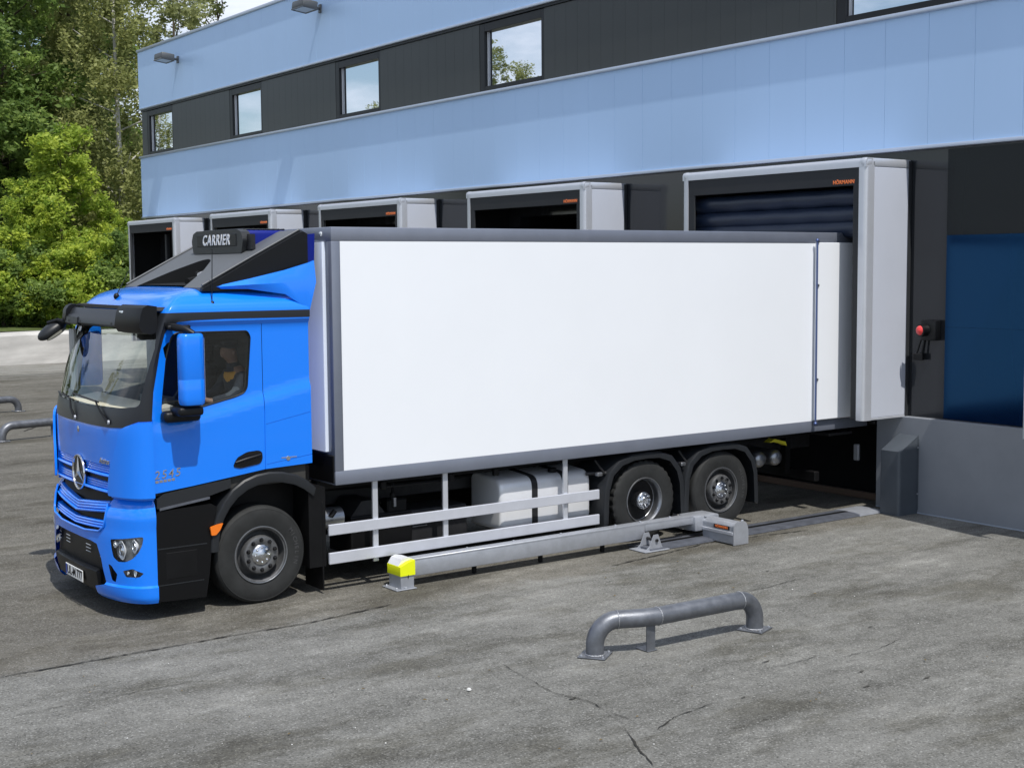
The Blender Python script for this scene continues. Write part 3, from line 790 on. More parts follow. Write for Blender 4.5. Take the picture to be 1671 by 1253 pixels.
def ring(z, off=0., xr=2.55, inset=True, nf=44, ns=18, zz=None):
    hw = ip(K_hw, z); xs = ip(K_xs, z); xc = ip(K_xc, z); near = []; front = []
    for i in range(ns+1):
        x = xr+(xs-xr)*i/ns; y = 1.3-hw
        if inset:
            gdep = .032*smooth01((z-waist(x)+.03)/.075)*smooth01((x-.80)/.22)*(1-smooth01((z-2.91)/.05))
            y += gdep
        near.append((x, y))
    for i in range(1, nf):
        # even spacing by angle
        a = math.pi*i/nf; t = -math.cos(a); y = 1.3+hw*t
        tt = abs(t); front.append((xc+(xs-xc)*(1-max(0., 1-tt**3)**(1/2.2)), y))
    far = [(x, 2.6-y) for (x, y) in near[::-1]]
    # soften the rear vertical edges
    pts = near+front+far
    if off:
        out = []; n = len(pts)
        for i in range(n):
            a = Vector(pts[i-1]); b2 = Vector(pts[i]); c = Vector(pts[(i+1) % n])
            d1 = (b2-a).normalized(); d2 = (c-b2).normalized()
            n1 = Vector((d1.y, -d1.x)); n2 = Vector((d2.y, -d2.x)); nn = n1+n2
            nn = nn/max(.35, nn.length**2/2) if nn.length > 1e-6 else n1
            out.append(b2+nn*off*(-1 if CW else 1))
        pts = [tuple(p) for p in out]
    return [(p[0], p[1], (z if zz is None else zz)) for p in pts]
_p = [(q[0], q[1]) for q in ring(2.0)]
CW = sum(_p[i][0]*_p[(i+1) % len(_p)][1]-_p[(i+1) % len(_p)][0]*_p[i][1] for i in range(len(_p))) < 0
ZR = [1.22+.06*i for i in range(13)]+[1.98+.045*i for i in range(24)]+[3.06, 3.10, 3.14, 3.18, 3.22, 3.25, 3.275, 3.295, 3.308, 3.315]
def shrunk_ring(z, th, xr, zz, inset=True, nf=44, ns=18):
    hw = ip(K_hw, z)-th; xs = ip(K_xs, z)+.02; xc = ip(K_xc, z)+th; near = []; front = []
    for i in range(ns+1):
        x = xr+(xs-xr)*i/ns; near.append((x, 1.3-hw+(.034*smooth01((z-1.98)/.1)*(1-smooth01((z-2.91)/.05)) if inset else 0)))
    hw2 = 1.3-near[-1][1]
    for i in range(1, nf):
        t = -math.cos(math.pi*i/nf); tt = abs(t); front.append((xc+(xs-xc)*(1-max(0., 1-tt**3)**(1/2.2)), 1.3+hw2*t))
    return [(p[0], p[1], zz) for p in near+front+[(x, 2.6-y) for (x, y) in near[::-1]]]
def cab_outer(off):
    m = MB()
    outer = [ring(z, off, zz=z+(off if z > 3.2 else 0)) for z in ZR]
    top = outer[-1]; cx = sum(p[0] for p in top)/len(top); zt = top[0][2]
    for (k, dz) in ((.75, .006), (.4, .011), (.05, .013)):
        outer.append([(cx+(p[0]-cx)*k, 1.3+(p[1]-1.3)*k, zt+dz) for p in top])
    return m.loft(outer)
def cab_cut(off, thick, inter=(), diff=()):
    me = cab_outer(off).mesh('cab')
    if inter: me = boolean(me, 'INTERSECT', *inter)
    if diff: me = boolean(me, 'DIFFERENCE', *diff)
    if thick > .03:
        i = MB(); zi = [z for z in ZR if z <= 3.25]
        i.loft([shrunk_ring(z, thick, 2.50, z-(.04 if z > 3.03 else .0)+(.03 if z < 1.25 else 0)) for z in zi])
    else: i = cab_outer(off-thick)
    return boolean(me, 'DIFFERENCE', i)
WS_HALF = [(.105, 2.135), (.085, 2.45), (.075, 2.70), (.078, 2.86)]
ws_poly = round_poly([(1.3, 2.10), (.45, 2.115), (.10, 2.15), (.085, 2.45), (.072, 2.72), (.10, 2.875), (.6, 2.885), (1.3, 2.89), (2.0, 2.885), (2.5, 2.875), (2.528, 2.72), (2.515, 2.45), (2.5, 2.15), (2.15, 2.115)],
                     [0, .02, .05, .01, .01, .05, 0, 0, 0, .05, .01, .01, .05, .02], 4)
sw_poly = round_poly([(1.08, 2.862), (1.36, 2.862), (1.85, 2.858), (1.882, 2.80), (1.835, 2.28), (1.80, 2.225), (1.70, 2.19), (1.28, 2.10), (.945, 2.03), (.905, 2.09), (.918, 2.25), (.965, 2.58), (1.035, 2.82)],
                     [.06, 0, .03, .05, .05, .03, .03, .02, .05, .03, .05, .08, .05], 4)
grille_poly = round_poly(mirror_poly([(.47, 1.10), (.465, 1.535)]), .012, 3)
under_poly = [(.80, 1.05), (.80, 1.282), (1.2, 1.322), (1.57, 1.366), (2.0, 1.418), (2.75, 1.442), (2.75, 1.05)]
c_ws = MB().prism(ws_poly, 'x', .2, 1.20)
c_sw = MB().prism(sw_poly, 'y', -.5, 3.2)
c_gr = MB().prism(grille_poly, 'x', .2, .66)
c_un = MB().prism(under_poly, 'y', -.5, 3.2)
gro = MB()
def groove(p, q, w=.007, dep=.010):
    a = Vector(p); b2 = Vector(q); d = (b2-a).normalized(); n = Vector((-d.y, d.x))*w/2
    for (ya, yb) in ((-.02, .05+dep), (2.55-dep, 2.62)):
        gro.prism([tuple(a+n), tuple(b2+n), tuple(b2-n), tuple(a-n)], 'y', ya, yb)
groove((2.005, 1.40), (2.012, 2.06)); groove((2.012, 2.0605), (2.012, 2.93), .007, .040)
groove((.803, 1.29), (.803, 2.02))
groove((1.30, 2.897), (2.30, 2.902), .005); groove((2.022, 1.885), (2.56, 1.985), .005); groove((2.022, 1.465), (2.56, 1.530), .005)
cab_me = cab_cut(0., .045, (), (c_ws, c_sw, c_gr, c_un, gro))
cab = put('cab', cab_me, 'blue_paint', truck, 28)
cab_me.materials.append(M['black_plastic'])
for p in cab_me.polygons:      # window reveals and the inner skin are black trim
    c = p.center+Vector((6.0, 1.3, 0)); hw = ip(K_hw, c.z)
    if 1.95 < c.z < 3.0 and 1.3-abs(c.y-1.3) > 1.3-hw+.037 and c.x > fx(c.y, c.z)+.004 and c.x < 2.52: p.material_index = 1
    elif 2.05 < c.z < 2.93 and c.x < .96 and c.x > fx(c.y, c.z)+.004 and p.normal.y*(c.y-1.3) < .5: p.material_index = 1
# black windscreen surround and roof strip
line = [(.10, 1.90), (.795, 1.90), (.797, 2.0), (.822, 2.29), (.905, 2.68), (.965, 2.86), (1.02, 2.935), (1.10, 2.972), (1.25, 2.985), (1.6, 2.992), (2.58, 2.985), (2.58, 3.062), (1.3, 3.064), (.10, 3.064)]
low_y = mirror_poly([(-.1, 2.008), (.02, 2.006), (.10, 2.003), (.17, 1.975), (.25, 1.935), (.5, 1.922), (1.0, 1.917), (1.25, 1.917)])
lowp = low_y+[(2.7, 3.2), (-.1, 3.2)]
sur = cab_cut(.004, .006, (MB().prism(line, 'y', -.5, 3.2), MB().prism(lowp, 'x', -.5, 2.7)), (c_ws,))
put('windscreen_surround', sur, 'surround_black', truck, 30)
# glass
m = MB(); ny, nz = 48, 16
m.v = [(fx(.07+2.46*i/ny, 2.08+.83*j/nz)+.012, .07+2.46*i/ny, 2.08+.83*j/nz) for j in range(nz+1) for i in range(ny+1)]
m.f = [(j*(ny+1)+i, j*(ny+1)+i+1, (j+1)*(ny+1)+i+1, (j+1)*(ny+1)+i) for j in range(nz) for i in range(ny)]
part('windscreen', m, 'windscreen_glass', truck, 180)
ln = MB().loft([shrunk_ring(z, .047, 2.49, z-(.04 if z > 3.03 else .0)+(.03 if z < 1.25 else 0)) for z in ZR if z <= 3.22]).mesh('lining')
ln = boolean(ln, 'DIFFERENCE', c_ws, c_sw, MB().loft([shrunk_ring(z, .060, 2.475, z-(.055 if z > 3.03 else .0)+(.05 if z < 1.25 else 0)) for z in ZR if z <= 3.20]))
put('cab_lining', ln, 'cab_trim', truck, 30)
for (a, c) in ((.088, .093), (2.507, 2.512)):
    m = MB(); m.prism([(x, z) for (x, z) in sw_poly], 'y', a, c); part('side_window', m, 'side_glass', truck)
# window rubber
def outline_tube(poly, y, r, closed=True):
    m = MB(); pts = [(x, y, z) for (x, z) in poly]; m.tube(pts+[pts[0], pts[1]], r, 6, False); return m
part('window_seal', outline_tube(sw_poly, .083, .009), 'black_plastic', truck)
# roof ridge + recess detail on side
# front corner panels (wind deflectors)
cd_poly = round_poly([(.262, 1.915), (.335, 1.70), (.43, 1.52), (.462, 1.36), (.462, 1.245), (-.2, 1.245), (-.2, 1.985), (.10, 1.985), (.19, 1.955)], [.02, .05, .05, .05, .02, 0, 0, .03, .03], 3)
dz = cab_cut(.040, .025, (MB().prism(cd_poly, 'x', -.2, .796),))
d2 = cab_cut(.040, .025, (MB().prism([(2.6-y, z) for (y, z) in cd_poly], 'x', -.2, .796),))
put('corner_deflector', dz, 'blue_paint', truck, 30); put('corner_deflector', d2, 'blue_paint', truck, 30)
# strip-building on the front surface
def fstrip(y0, y1, prof, n=40, zsh=None):
    m = MB(); rings = []
    for i in range(n+1):
        y = y0+(y1-y0)*i/n; s = zsh(y) if zsh else 0
        rings.append([(fx(y, z+s)-d, y, z+s) for (z, d) in prof])
    m.loft(rings); return m
def ribbed(z0, z1, d, ribs, dep=.012, back=.05):
    pr = []; h = (z1-z0)/ribs
    for k in range(ribs):
        a = z0+k*h
        pr += [(a, d-dep), (a+h*.2, d-dep*.25), (a+h*.5, d), (a+h*.8, d-dep*.25)]
    pr += [(z1, d-dep), (z1, d-back), (z0, d-back)]
    return pr
gy0, gy1 = .475, 2.125
grl = fstrip(gy0-.02, gy1+.02, [(1.13, -.075), (1.55, -.075), (1.55, -.09), (1.13, -.09)])
gr = part('grille', grl, 'chassis_black', truck)
for (z0, z1, n) in ((1.452, 1.528, 3), (1.290, 1.362, 3)):
    part('slat', fstrip(gy0, gy1, ribbed(z0, z1, -.012, n)), 'blue_paint', gr, 40)
for (z0, z1) in ((1.415, 1.450), (1.252, 1.288)):
    zm = (z0+z1)/2
    part('slat', fstrip(gy0, gy1, [(z0, -.02), (z0+.004, .002), (zm, .012), (z1-.004, .004), (z1, -.02), (z1-.003, -.05), (z0+.003, -.05)]), 'blue_paint', gr, 60)
# bumper
ZB = [.185, .195, .21, .23, .255, .285, .32, .345, .365, .40, .46, .52, .60, .68, .76, .82, .88, .94, 1.0, 1.05, 1.10, 1.14, 1.175, 1.20, 1.212]
def bo2(z):
    if z < .35: return .022*smooth01((z-.17)/.07)
    if z > 1.10: return -.055*((z-1.10)/.112)**1.6      # rolled shoulder
    if z > .95: return .012*math.sin(math.pi*(z-.95)/.15)
    return 0.
def bumper_cut(off, thick, zs, inter=(), diff=()):
    me = MB().loft([shrunk_ring(z, -(off+bo2(z)), .805, z, False, 44, 2) for z in zs]).mesh('bumper')
    if inter: me = boolean(me, 'INTERSECT', *inter)
    if diff: me = boolean(me, 'DIFFERENCE', *diff)
    zi = [zs[0]-.1]+list(zs[1:-1])+[zs[-1]+.1]
    return boolean(me, 'DIFFERENCE', MB().loft([shrunk_ring(z, -(off+bo2(z)-thick), .95, q, False, 44, 3) for (z, q) in zip(zs, zi)]))
vg = round_poly(mirror_poly([(.93, .845), (.60, .875), (.52, .93), (.50, 1.06), (.515, 1.175), (.515, 1.26)]), [0, .03, .03, .02, .02, 0, 0, .02, .02, .03, .03, 0], 3)
co = round_poly(mirror_poly([(.80, .752), (.66, .735), (.575, .60), (.515, .40), (.50, .345), (.70, .30), (.72, .05)][::-1]), .012, 2)
hl_n = round_poly([(.405, .815), (.22, .838), (.078, .862), (.085, .78), (.105, .705), (.15, .64), (.21, .605), (.30, .598), (.365, .64), (.39, .72)], .02, 3)
fg_n = round_poly([(.248, .512), (.152, .540), (.080, .496), (.105, .455), (.216, .452)], .012, 3)
hole_n = round_poly([(.445, .56), (.40, .55), (.32, .47), (.35, .385), (.40, .40)], .01, 2)
mir = lambda poly: [(2.6-y, z) for (y, z) in poly]
cuts = MB()
for pl_ in (hl_n, mir(hl_n), fg_n, mir(fg_n), hole_n, mir(hole_n)): cuts.prism(pl_, 'x', -.1, .775)
bm_me = bumper_cut(0., .05, ZB, (), (MB().prism(vg, 'x', -.1, .62), MB().prism(co, 'x', -.1, .62), cuts))
bump_o = put('bumper', bm_me, 'blue_paint', truck, 30)
# lower grille
part('grille_backing', fstrip(.44, 2.16, [(.80, -.085), (1.22, -.085), (1.22, -.10), (.80, -.10)]), 'chassis_black', bump_o)
vs_ = lambda y: .10*abs(y-1.3)
part('slat', fstrip(.53, 2.07, ribbed(1.015, 1.10, -.022, 3), zsh=vs_), 'blue_paint', bump_o, 40)
part('slat', fstrip(.55, 2.05, ribbed(.855, .935, -.022, 3), zsh=lambda y: .055*abs(y-1.3)), 'blue_paint', bump_o, 40)
part('slat', fstrip(.53, 2.07, [(.985, -.03), (.992, -.012), (1.004, -.008), (1.013, -.02), (1.01, -.06), (.988, -.06)], zsh=vs_), 'blue_paint', bump_o, 50)
part('grille_rim', MB().tube([(fx(y, z)-.004, y, z) for (y, z) in [(.512, 1.16), (.502, 1.06), (.52, .93), (.60, .872), (.93, .842), (1.3, .838), (1.67, .842), (2.0, .872), (2.08, .93), (2.098, 1.06), (2.088, 1.16)]], .013, 8), 'blue_paint', bump_o, 60)
# black centre of the bumper
part('lower_panel', fstrip(.48, 2.12, [(.19, -.045), (.34, -.035), (.76, -.075), (.78, -.10), (.19, -.10)]), 'black_plastic', bump_o, 40)
part('lower_panel', fstrip(.66, 1.94, [(.245, -.02), (.262, .012), (.45, .014), (.47, -.03), (.46, -.07), (.245, -.07)]), 'black_plastic', bump_o, 40)
for (ya, yb) in ((.92, 1.04), (.60, .68), (1.56, 1.68), (1.92, 2.0)):
    m = MB()
    for k in range(3):
        z = .575+.035*k; zo = 0.02 if ya < .7 or ya > 1.8 else .03
        m.tube([(fx(ya, z)+.045, ya, z+zo), (fx(yb, z)+.045, yb, z+zo)], .005, 6)
    part('vent_bar', m, 'galvanised', bump_o)
# number plate
py_a, py_b, pz_a, pz_b = .985, 1.525, .282, .405
xp = fx(1.25, .35)-.022
m = MB(); m.rbox(xp-.008, xp, py_a, py_b, pz_a, pz_b, .006, 1); npl = part('number_plate', m, 'plate_white', truck)
m = MB(); m.box(xp-.0095, xp-.004, py_b-.05, py_b-.008, pz_a+.010, pz_b-.010); part('euro_band', m, 'plate_blue', npl)
lettering('lettering', 'UL-M 777', .128, 'letter_black', npl, (xp-.009, 1.232, .342), (0, -1, 0), (0, 0, 1), depth=.0015, bold=.002, spacing=.90)
# headlights and fog lamps
def lamp_on(poly, name, kind):
    cy = sum(p[0] for p in poly)/len(poly); cz = sum(p[1] for p in poly)/len(poly)
    bk = bumper_slice(poly, -.045, .012); h = put(name, bk, 'lamp_housing' if kind == 'head' else 'lamp_dark', truck, 40)
    sgn = 1 if cy < 1.3 else -1
    if kind == 'head':
        for (yy, zz, r) in ((.275, .715, .092), (.145, .765, .066), (.365, .765, .034)):
            y = yy if cy < 1.3 else 2.6-yy; x = fx(y, zz)+.020
            m = MB(); m.lathe([(.001, .050), (r*.35, .044), (r*.7, .026), (r*.95, .004), (r, 0), (r*1.06, .003)], (x, y, zz), 'x', 28, 1); part('reflector', m, 'reflector', h, 60)
            m = MB(); m.ball((x+.022, y, zz), r*.34, 12, 8); part('bulb', m, 'chrome', h, 80)
            m = MB(); m.lathe([(r*.55, .004), (r*.60, -.004), (r*.66, .004)], (x, y, zz), 'x', 24, 1); part('bezel', m, 'lamp_chrome', h, 60)
    else:
        for (yy, r) in ((.20, .018), (.135, .034)):
            y = yy if cy < 1.3 else 2.6-yy; x = fx(y, .493)+.012
            m = MB(); m.lathe([(.001, .018), (r*.6, .012), (r, 0)], (x, y, .494), 'x', 18, 1); part('reflector', m, 'reflector', h, 60)
    put('lens', bumper_slice(poly, -.004, .004), 'lens_glass', h, 50)
def bumper_slice(poly, off, thick):
    return bumper_cut(off, thick, (.36, .40, .46, .52, .60, .68, .76, .82, .90), (MB().prism(poly, 'x', -.1, .772),))
for p_ in (hl_n, mir(hl_n)): lamp_on(p_, 'headlight', 'head')
for p_ in (fg_n, mir(fg_n)): lamp_on(p_, 'fog_light', 'fog')
for p_ in (hole_n, mir(hole_n)): put('air_inlet', bumper_slice(p_, -.04, .01), 'chassis_black', truck)
# star emblem
sc_, sr = (fx(1.295, 1.395)-.012, 1.275, 1.393), .185
m = MB(); m.lathe([(sr*.90, -.008), (sr*.93, .012), (sr*.985, .014), (sr*1.02, 0), (sr*1.0, -.012)], sc_, 'x', 48, -1); em = part('emblem', m, 'chrome', truck, 60)
m = MB(); m.lathe([(.001, 0), (sr*.92, 0), (sr*.92, -.05), (.001, -.05)], sc_, 'x', 40, -1); part('emblem_disc', m, 'black_gloss', em, 40)
m = MB()
for k in range(3):
    a = math.pi/2+k*2*math.pi/3
    for sg_ in (1, -1):
        tip = (0, math.cos(a)*sr*.93, math.sin(a)*sr*.93); b_ = a+sg_*math.pi/3; val = (0, math.cos(b_)*sr*.16, math.sin(b_)*sr*.16)
        vs = [(sc_[0]-.026, sc_[1], sc_[2]), (sc_[0]-.010, sc_[1]+tip[1], sc_[2]+tip[2]), (sc_[0]-.004, sc_[1]+val[1], sc_[2]+val[2]), (sc_[0]-.002, sc_[1], sc_[2])]
        m.add(vs, [(0, 1, 2), (3, 2, 1), (0, 3, 1), (0, 2, 3)])
part('emblem_star', m, 'chrome', em)
m = MB(); m.lathe([(.001, .006), (.028, .004), (.034, 0)], (fx(1.31, 1.84)-.003, 1.31, 1.84), 'x', 20, -1); part('badge', m, 'letter_chrome', truck, 60)
lettering('model_lettering', 'Actros', .078, 'letter_chrome', truck, (fx(.60, 1.575)-.004, .60, 1.575), (fx(.5, 1.575)-fx(.7, 1.575), -.2, 0), (0, 0, 1), depth=.004, bold=.002, shear=.2)
lettering('model_lettering', '2545', .115, 'letter_chrome', truck, (.94, .0485, 1.468), (1, 0, .06), (0, 0, 1), depth=.003, bold=.0005, shear=.2, spacing=1.25)
m = MB()
for k in range(5): m.rbox(.815+.042*k, .85+.042*k, .0475, .0505, 1.384+.003*k, 1.410+.003*k, .002, 1)
part('model_badge', m, 'letter_chrome', truck)
# sun visor with corner lamp boxes
def visor_strip(y0, y1, prof, n=30):
    m = MB(); rings = []
    for i in range(n+1):
        y = y0+(y1-y0)*i/n; rings.append([(fx(min(max(y, .09), 2.51), 2.95)-.02-dx+(0 if .09 < y < 2.51 else .03), y, z) for (z, dx) in prof])
    m.loft(rings); return m
vs_o = part('sun_visor', visor_strip(.20, 2.50, [(2.905, .10), (2.93, .16), (3.00, .145), (3.025, .115), (3.07, .09), (3.085, .06), (3.05, .02), (2.93, .06)]), 'dark_grey_plastic', truck, 40)
part('visor_corner', visor_strip(.105, .66, [(2.855, .06), (2.872, .15), (2.93, .185), (3.06, .165), (3.12, .14), (3.145, .09), (3.13, .0), (2.88, .0)], 16), 'black_plastic', vs_o, 40)
part('visor_corner', visor_strip(2.30, 2.545, [(2.895, .06), (2.905, .15), (2.95, .175), (3.06, .16), (3.10, .13), (3.12, .09), (3.10, .0), (2.90, .0)], 10), 'black_plastic', vs_o, 40)
part('visor_pod', visor_strip(1.86, 2.30, [(2.90, .12), (2.905, .155), (2.92, .172), (2.985, .162), (2.992, .145)], 12), 'dark_grey_plastic', vs_o, 40)
m = MB()
for yy in (2.14, 1.78, .82):
    xx = fx(yy, 2.95)-.02-.178; m.lathe([(.001, .003), (.012, .003), (.014, 0)], (xx+(.004 if yy > 1.9 else .02), yy, 2.945), 'x', 10, -1)
part('visor_screw', m, 'letter_black', vs_o)
xx = fx(.50, 3.0)-.02-.178
m = MB(); m.rbox(xx-.006, xx+.02, .49, .60, 3.035, 3.085, .010, 2); part('marker_light', m, 'lens_clear', vs_o, 40)
m = MB(); m.ball((fx(2.51, 3.0)-.17, 2.52, 3.03), .03, 10, 7); part('marker_light', m, 'lens_clear', vs_o, 60)
# mirrors
def side_mirror(sgn):
    Y = lambda y: y if sgn > 0 else 2.6-y
    def bx(mb, x0, x1, ya, yb, z0, z1, b_, seg=3):
        a, c = sorted((Y(ya), Y(yb))); mb.rbox(x0, x1, a, c, z0, z1, b_, seg); return mb
    m = MB(); prof = round_poly([(.985, -.31), (1.22, -.30), (1.275, -.22), (1.275, -.13), (1.23, -.11), (1.0, -.12), (.95, -.20)], [.06, .06, .03, .02, .03, .03, .05], 4)
    prof = [(1.115+(x-1.115)*.86, Y(y)) for (x, y) in prof]; cx, cy = 1.11, Y(-.2)
    rings = []
    for (z, k) in ((2.165, .80), (2.172, .90), (2.195, .97), (2.23, 1.0), (2.415, 1.0), (2.421, .985), (2.427, 1.0), (2.80, 1.0), (2.835, .975), (2.856, .92), (2.866, .82)):
        rings.append([(cx+(x-cx)*k, cy+(y-cy)*k, z) for (x, y) in prof])
    m.loft(rings); mo = part('side_mirror', m, 'blue_paint', truck, 35)
    g_ = MB(); bx(g_, 1.20, 1.268, -.285, -.125, 2.20, 2.84, .01, 1); 
    part('mirror_glass', MB().rbox(1.250, 1.257, min(Y(-.215), Y(-.135)), max(Y(-.215), Y(-.135)), 2.22, 2.82, .002, 1), 'chrome', mo)
    t = MB(); t.tube([(1.0, Y(.07), 2.93), (1.03, Y(-.02), 2.925), (1.10, Y(-.14), 2.905), (1.16, Y(-.19), 2.86)], [.038, .040, .036, .03], 12)
    bx(t, .96, 1.20, .02, -.03, 2.90, 2.945, .015); part('mirror_arm', t, 'black_plastic', mo, 50)
    t = MB(); bx(t, .885, 1.27, .075, -.08, 1.985, 2.10, .045, 4); bx(t, .96, 1.22, -.02, -.26, 2.06, 2.15, .03, 3); part('mirror_foot', t, 'black_plastic', mo, 50)
side_mirror(1); side_mirror(-1)
# front view mirror hanging at the far corner
m = MB(); m.tube([(.80, 2.44, 2.90), (.70, 2.56, 2.935), (.62, 2.66, 2.90)], .022, 8); m2 = part('front_mirror', m, 'black_plastic', truck, 60)
m = MB(); m.ball((.0, 0, 0), (.19, .11, .075), 18, 10)
rt = Matrix.Rotation(R(-33), 3, 'Y'); m.v = [tuple(rt @ Vector(v)+Vector((.66, 2.64, 2.825))) for v in m.v]; part('mirror_head', m, 'dark_grey_plastic', m2, 80)
m = MB(); m.ball((0, 0, 0), (.13, .075, .02), 18, 8); m.v = [tuple(rt @ (Vector(v)+Vector((-.0, -.045, -.05)))+Vector((.66, 2.62, 2.82))) for v in m.v]; part('mirror_glass', m, 'stub', m2, 80)
# wipers
for (p0, p1, p2) in (((.46, 1.40, 1.955), (.515, 1.62, 2.135), 2.28), ((.50, .50, 1.975), (.528, .86, 2.165), 1.62)):
    m = MB(); q0 = (fx(p0[1], p0[2])-.02, p0[1], p0[2]); q1 = (fx(p1[1], p1[2])-.035, p1[1], p1[2])
    m.tube([q0, ((q0[0]+q1[0])/2-.015, (q0[1]+q1[1])/2, (q0[2]+q1[2])/2), q1], [.018, .012, .008], 8)
    wp = part('wiper', m, 'black_plastic', truck, 50)
    m = MB(); ya = p1[1]-.06; yb = p2
    m.tube([(fx(ya+(yb-ya)*k/10, 2.15+.03*k/10)-.022, ya+(yb-ya)*k/10, p1[2]-.01+.035*k/10) for k in range(11)], .009, 6); part('wiper_blade', m, 'letter_black', wp)
    m = MB(); m.lathe([(.001, .02), (.02, .016), (.026, 0)], (q0[0]+.01, q0[1], q0[2]), 'x', 12, -1); part('wiper_cap', m, 'galvanised', wp, 50)
# door handles, keyhole
hp = round_poly([(1.64, 1.475), (1.72, 1.452), (1.945, 1.482), (1.975, 1.53), (1.97, 1.60), (1.93, 1.622), (1.80, 1.615), (1.69, 1.565)], .03, 4)
m = MB(); m.prism(hp, 'y', .042, .0515); dh = part('door_handle', m, 'black_gloss', truck)
m = MB(); m.tube([(1.67, .04, 1.515), (1.78, .018, 1.545), (1.95, .03, 1.575)], [.014, .02, .016], 10); part('handle_grip', m, 'black_plastic', dh, 60)
m = MB(); m.rbox(1.835, 1.90, .046, .053, 1.555, 1.60, .006, 1); part('lock', m, 'dark_grey_plastic', dh)
m = MB(); m.rbox(2.19, 2.37, .0475, .053, 1.512, 1.524, .003, 1); m.lathe([(.001, .006), (.022, .006), (.026, 0)], (2.27, .05, 1.508), 'y', 14, -1); part('flap_latch', m, 'letter_chrome', truck)
# door step / lower black flank
for (ya, yb, nm) in ((.052, .42, 'step_panel'), (2.18, 2.548, 'step_panel')):
    out = ya if ya < 1 else yb
    pr = [(.806, .19), (1.32, .17), (1.36, .40), (1.40, .75), (1.41, .90), (1.46, 1.08), (1.40, 1.12), (.84, 1.10), (.806, 1.06)]
    m = MB(); m.prism(round_poly(pr, .01, 2), 'y', ya, yb); st = part(nm, m, 'step_black', truck)
    sg_ = -1 if ya < 1 else 1; yo = out
    m = MB()
    m.prism([(.83, 1.125), (1.40, 1.205), (1.62, 1.262), (1.62, 1.355), (1.3, 1.322), (.90, 1.272), (.83, 1.22)], 'y', ya+.005, yb-.005)
    part('sill_cover', m, 'dark_grey_plastic', st, 30)
    m = MB(); m.prism([(.85, 1.108), (1.38, 1.172), (1.38, 1.196), (.85, 1.132)], 'y', *sorted((yo+sg_*.010, yo-sg_*.03))); part('sill_strip', m, 'galvanised_dark', st)
    m = MB(); m.box(.82, 1.34, *sorted((yo+sg_*.004, yo-sg_*.02)), .715, .727); part('step_edge', m, 'dark_grey_plastic', st)
    m = MB(); m.box(.815, 1.30, *sorted((yo+sg_*.004, yo-sg_*.02)), .348, .358); part('step_edge', m, 'dark_grey_plastic', st)
    m = MB(); m.rbox(.90, 1.24, *sorted((yo+sg_*.002, yo-sg_*.02)), .40, .68, .02, 2); part('step_recess', m, 'chassis_black', st)
# front wheel arch
def arch(outer, inner, ya, yb, name, mt='dark_grey_plastic', lip=True):
    m = MB(); n = len(outer); rings = []
    yo = ya if ya < 1.3 else yb; yi = yb if ya < 1.3 else ya
    for (o, i) in zip(outer, inner):
        mid = ((o[0]+i[0])/2, (o[1]+i[1])/2); dx = (o[0]-i[0])*.25
        sgv = -1 if yo < 1.3 else 1
        rings.append([(o[0], yi, o[1]), (o[0], yo-sgv*.02, o[1]), (o[0]*.85+i[0]*.15, yo-sgv*.004, o[1]*.85+i[1]*.15), (i[0]*.8+o[0]*.2, yo, i[1]*.8+o[1]*.2), (i[0], yo-sgv*.006, i[1]), (i[0]+(o[0]-i[0])*.35, yo-sgv*.03, i[1]+(o[1]-i[1])*.35), (i[0]+(o[0]-i[0])*.35, yi, i[1]+(o[1]-i[1])*.35)])
    m.loft(rings); return part(name, m, mt, truck, 40)
fo = [(1.375, .62), (1.385, .75), (1.41, .87), (1.455, 1.0), (1.53, 1.13), (1.63, 1.24), (1.76, 1.325), (1.90, 1.37), (2.05, 1.385), (2.20, 1.372), (2.36, 1.325), (2.48, 1.26), (2.58, 1.17)]
fi = [(1.46, .62), (1.466, .74), (1.485, .84), (1.525, .95), (1.595, 1.06), (1.685, 1.155), (1.80, 1.225), (1.915, 1.262), (2.05, 1.275), (2.18, 1.265), (2.33, 1.225), (2.44, 1.165), (2.55, 1.08)]
arch(fo, fi, .03, .42, 'wheel_arch'); arch(fo, fi, 2.18, 2.57, 'wheel_arch')
m = MB(); m.box(2.50, 2.70, .06, .5, .30, 1.16); m.box(1.40, 2.7, .42, .46, .5, 1.35); part('inner_guard', m, 'chassis_black', truck)
m = MB(); m.box(1.40, 2.7, 2.14, 2.18, .5, 1.35); m.box(2.50, 2.70, 2.1, 2.54, .30, 1.16); part('inner_guard', m, 'chassis_black', truck)
for yy in (.055, 2.13):
    m = MB(); m.rbox(2.655, 2.672, yy, yy+.42, .035, 1.0, .006, 1); part('mud_flap', m, 'chassis_black', truck)
m = MB(); m.prism(round_poly([(1.365, .885), (1.375, .80), (1.425, .80), (1.47, .845), (1.505, .915), (1.44, .905)], .01, 2), 'y', .012, .034); tsi = part('turn_signal', m, 'amber', truck, 40)
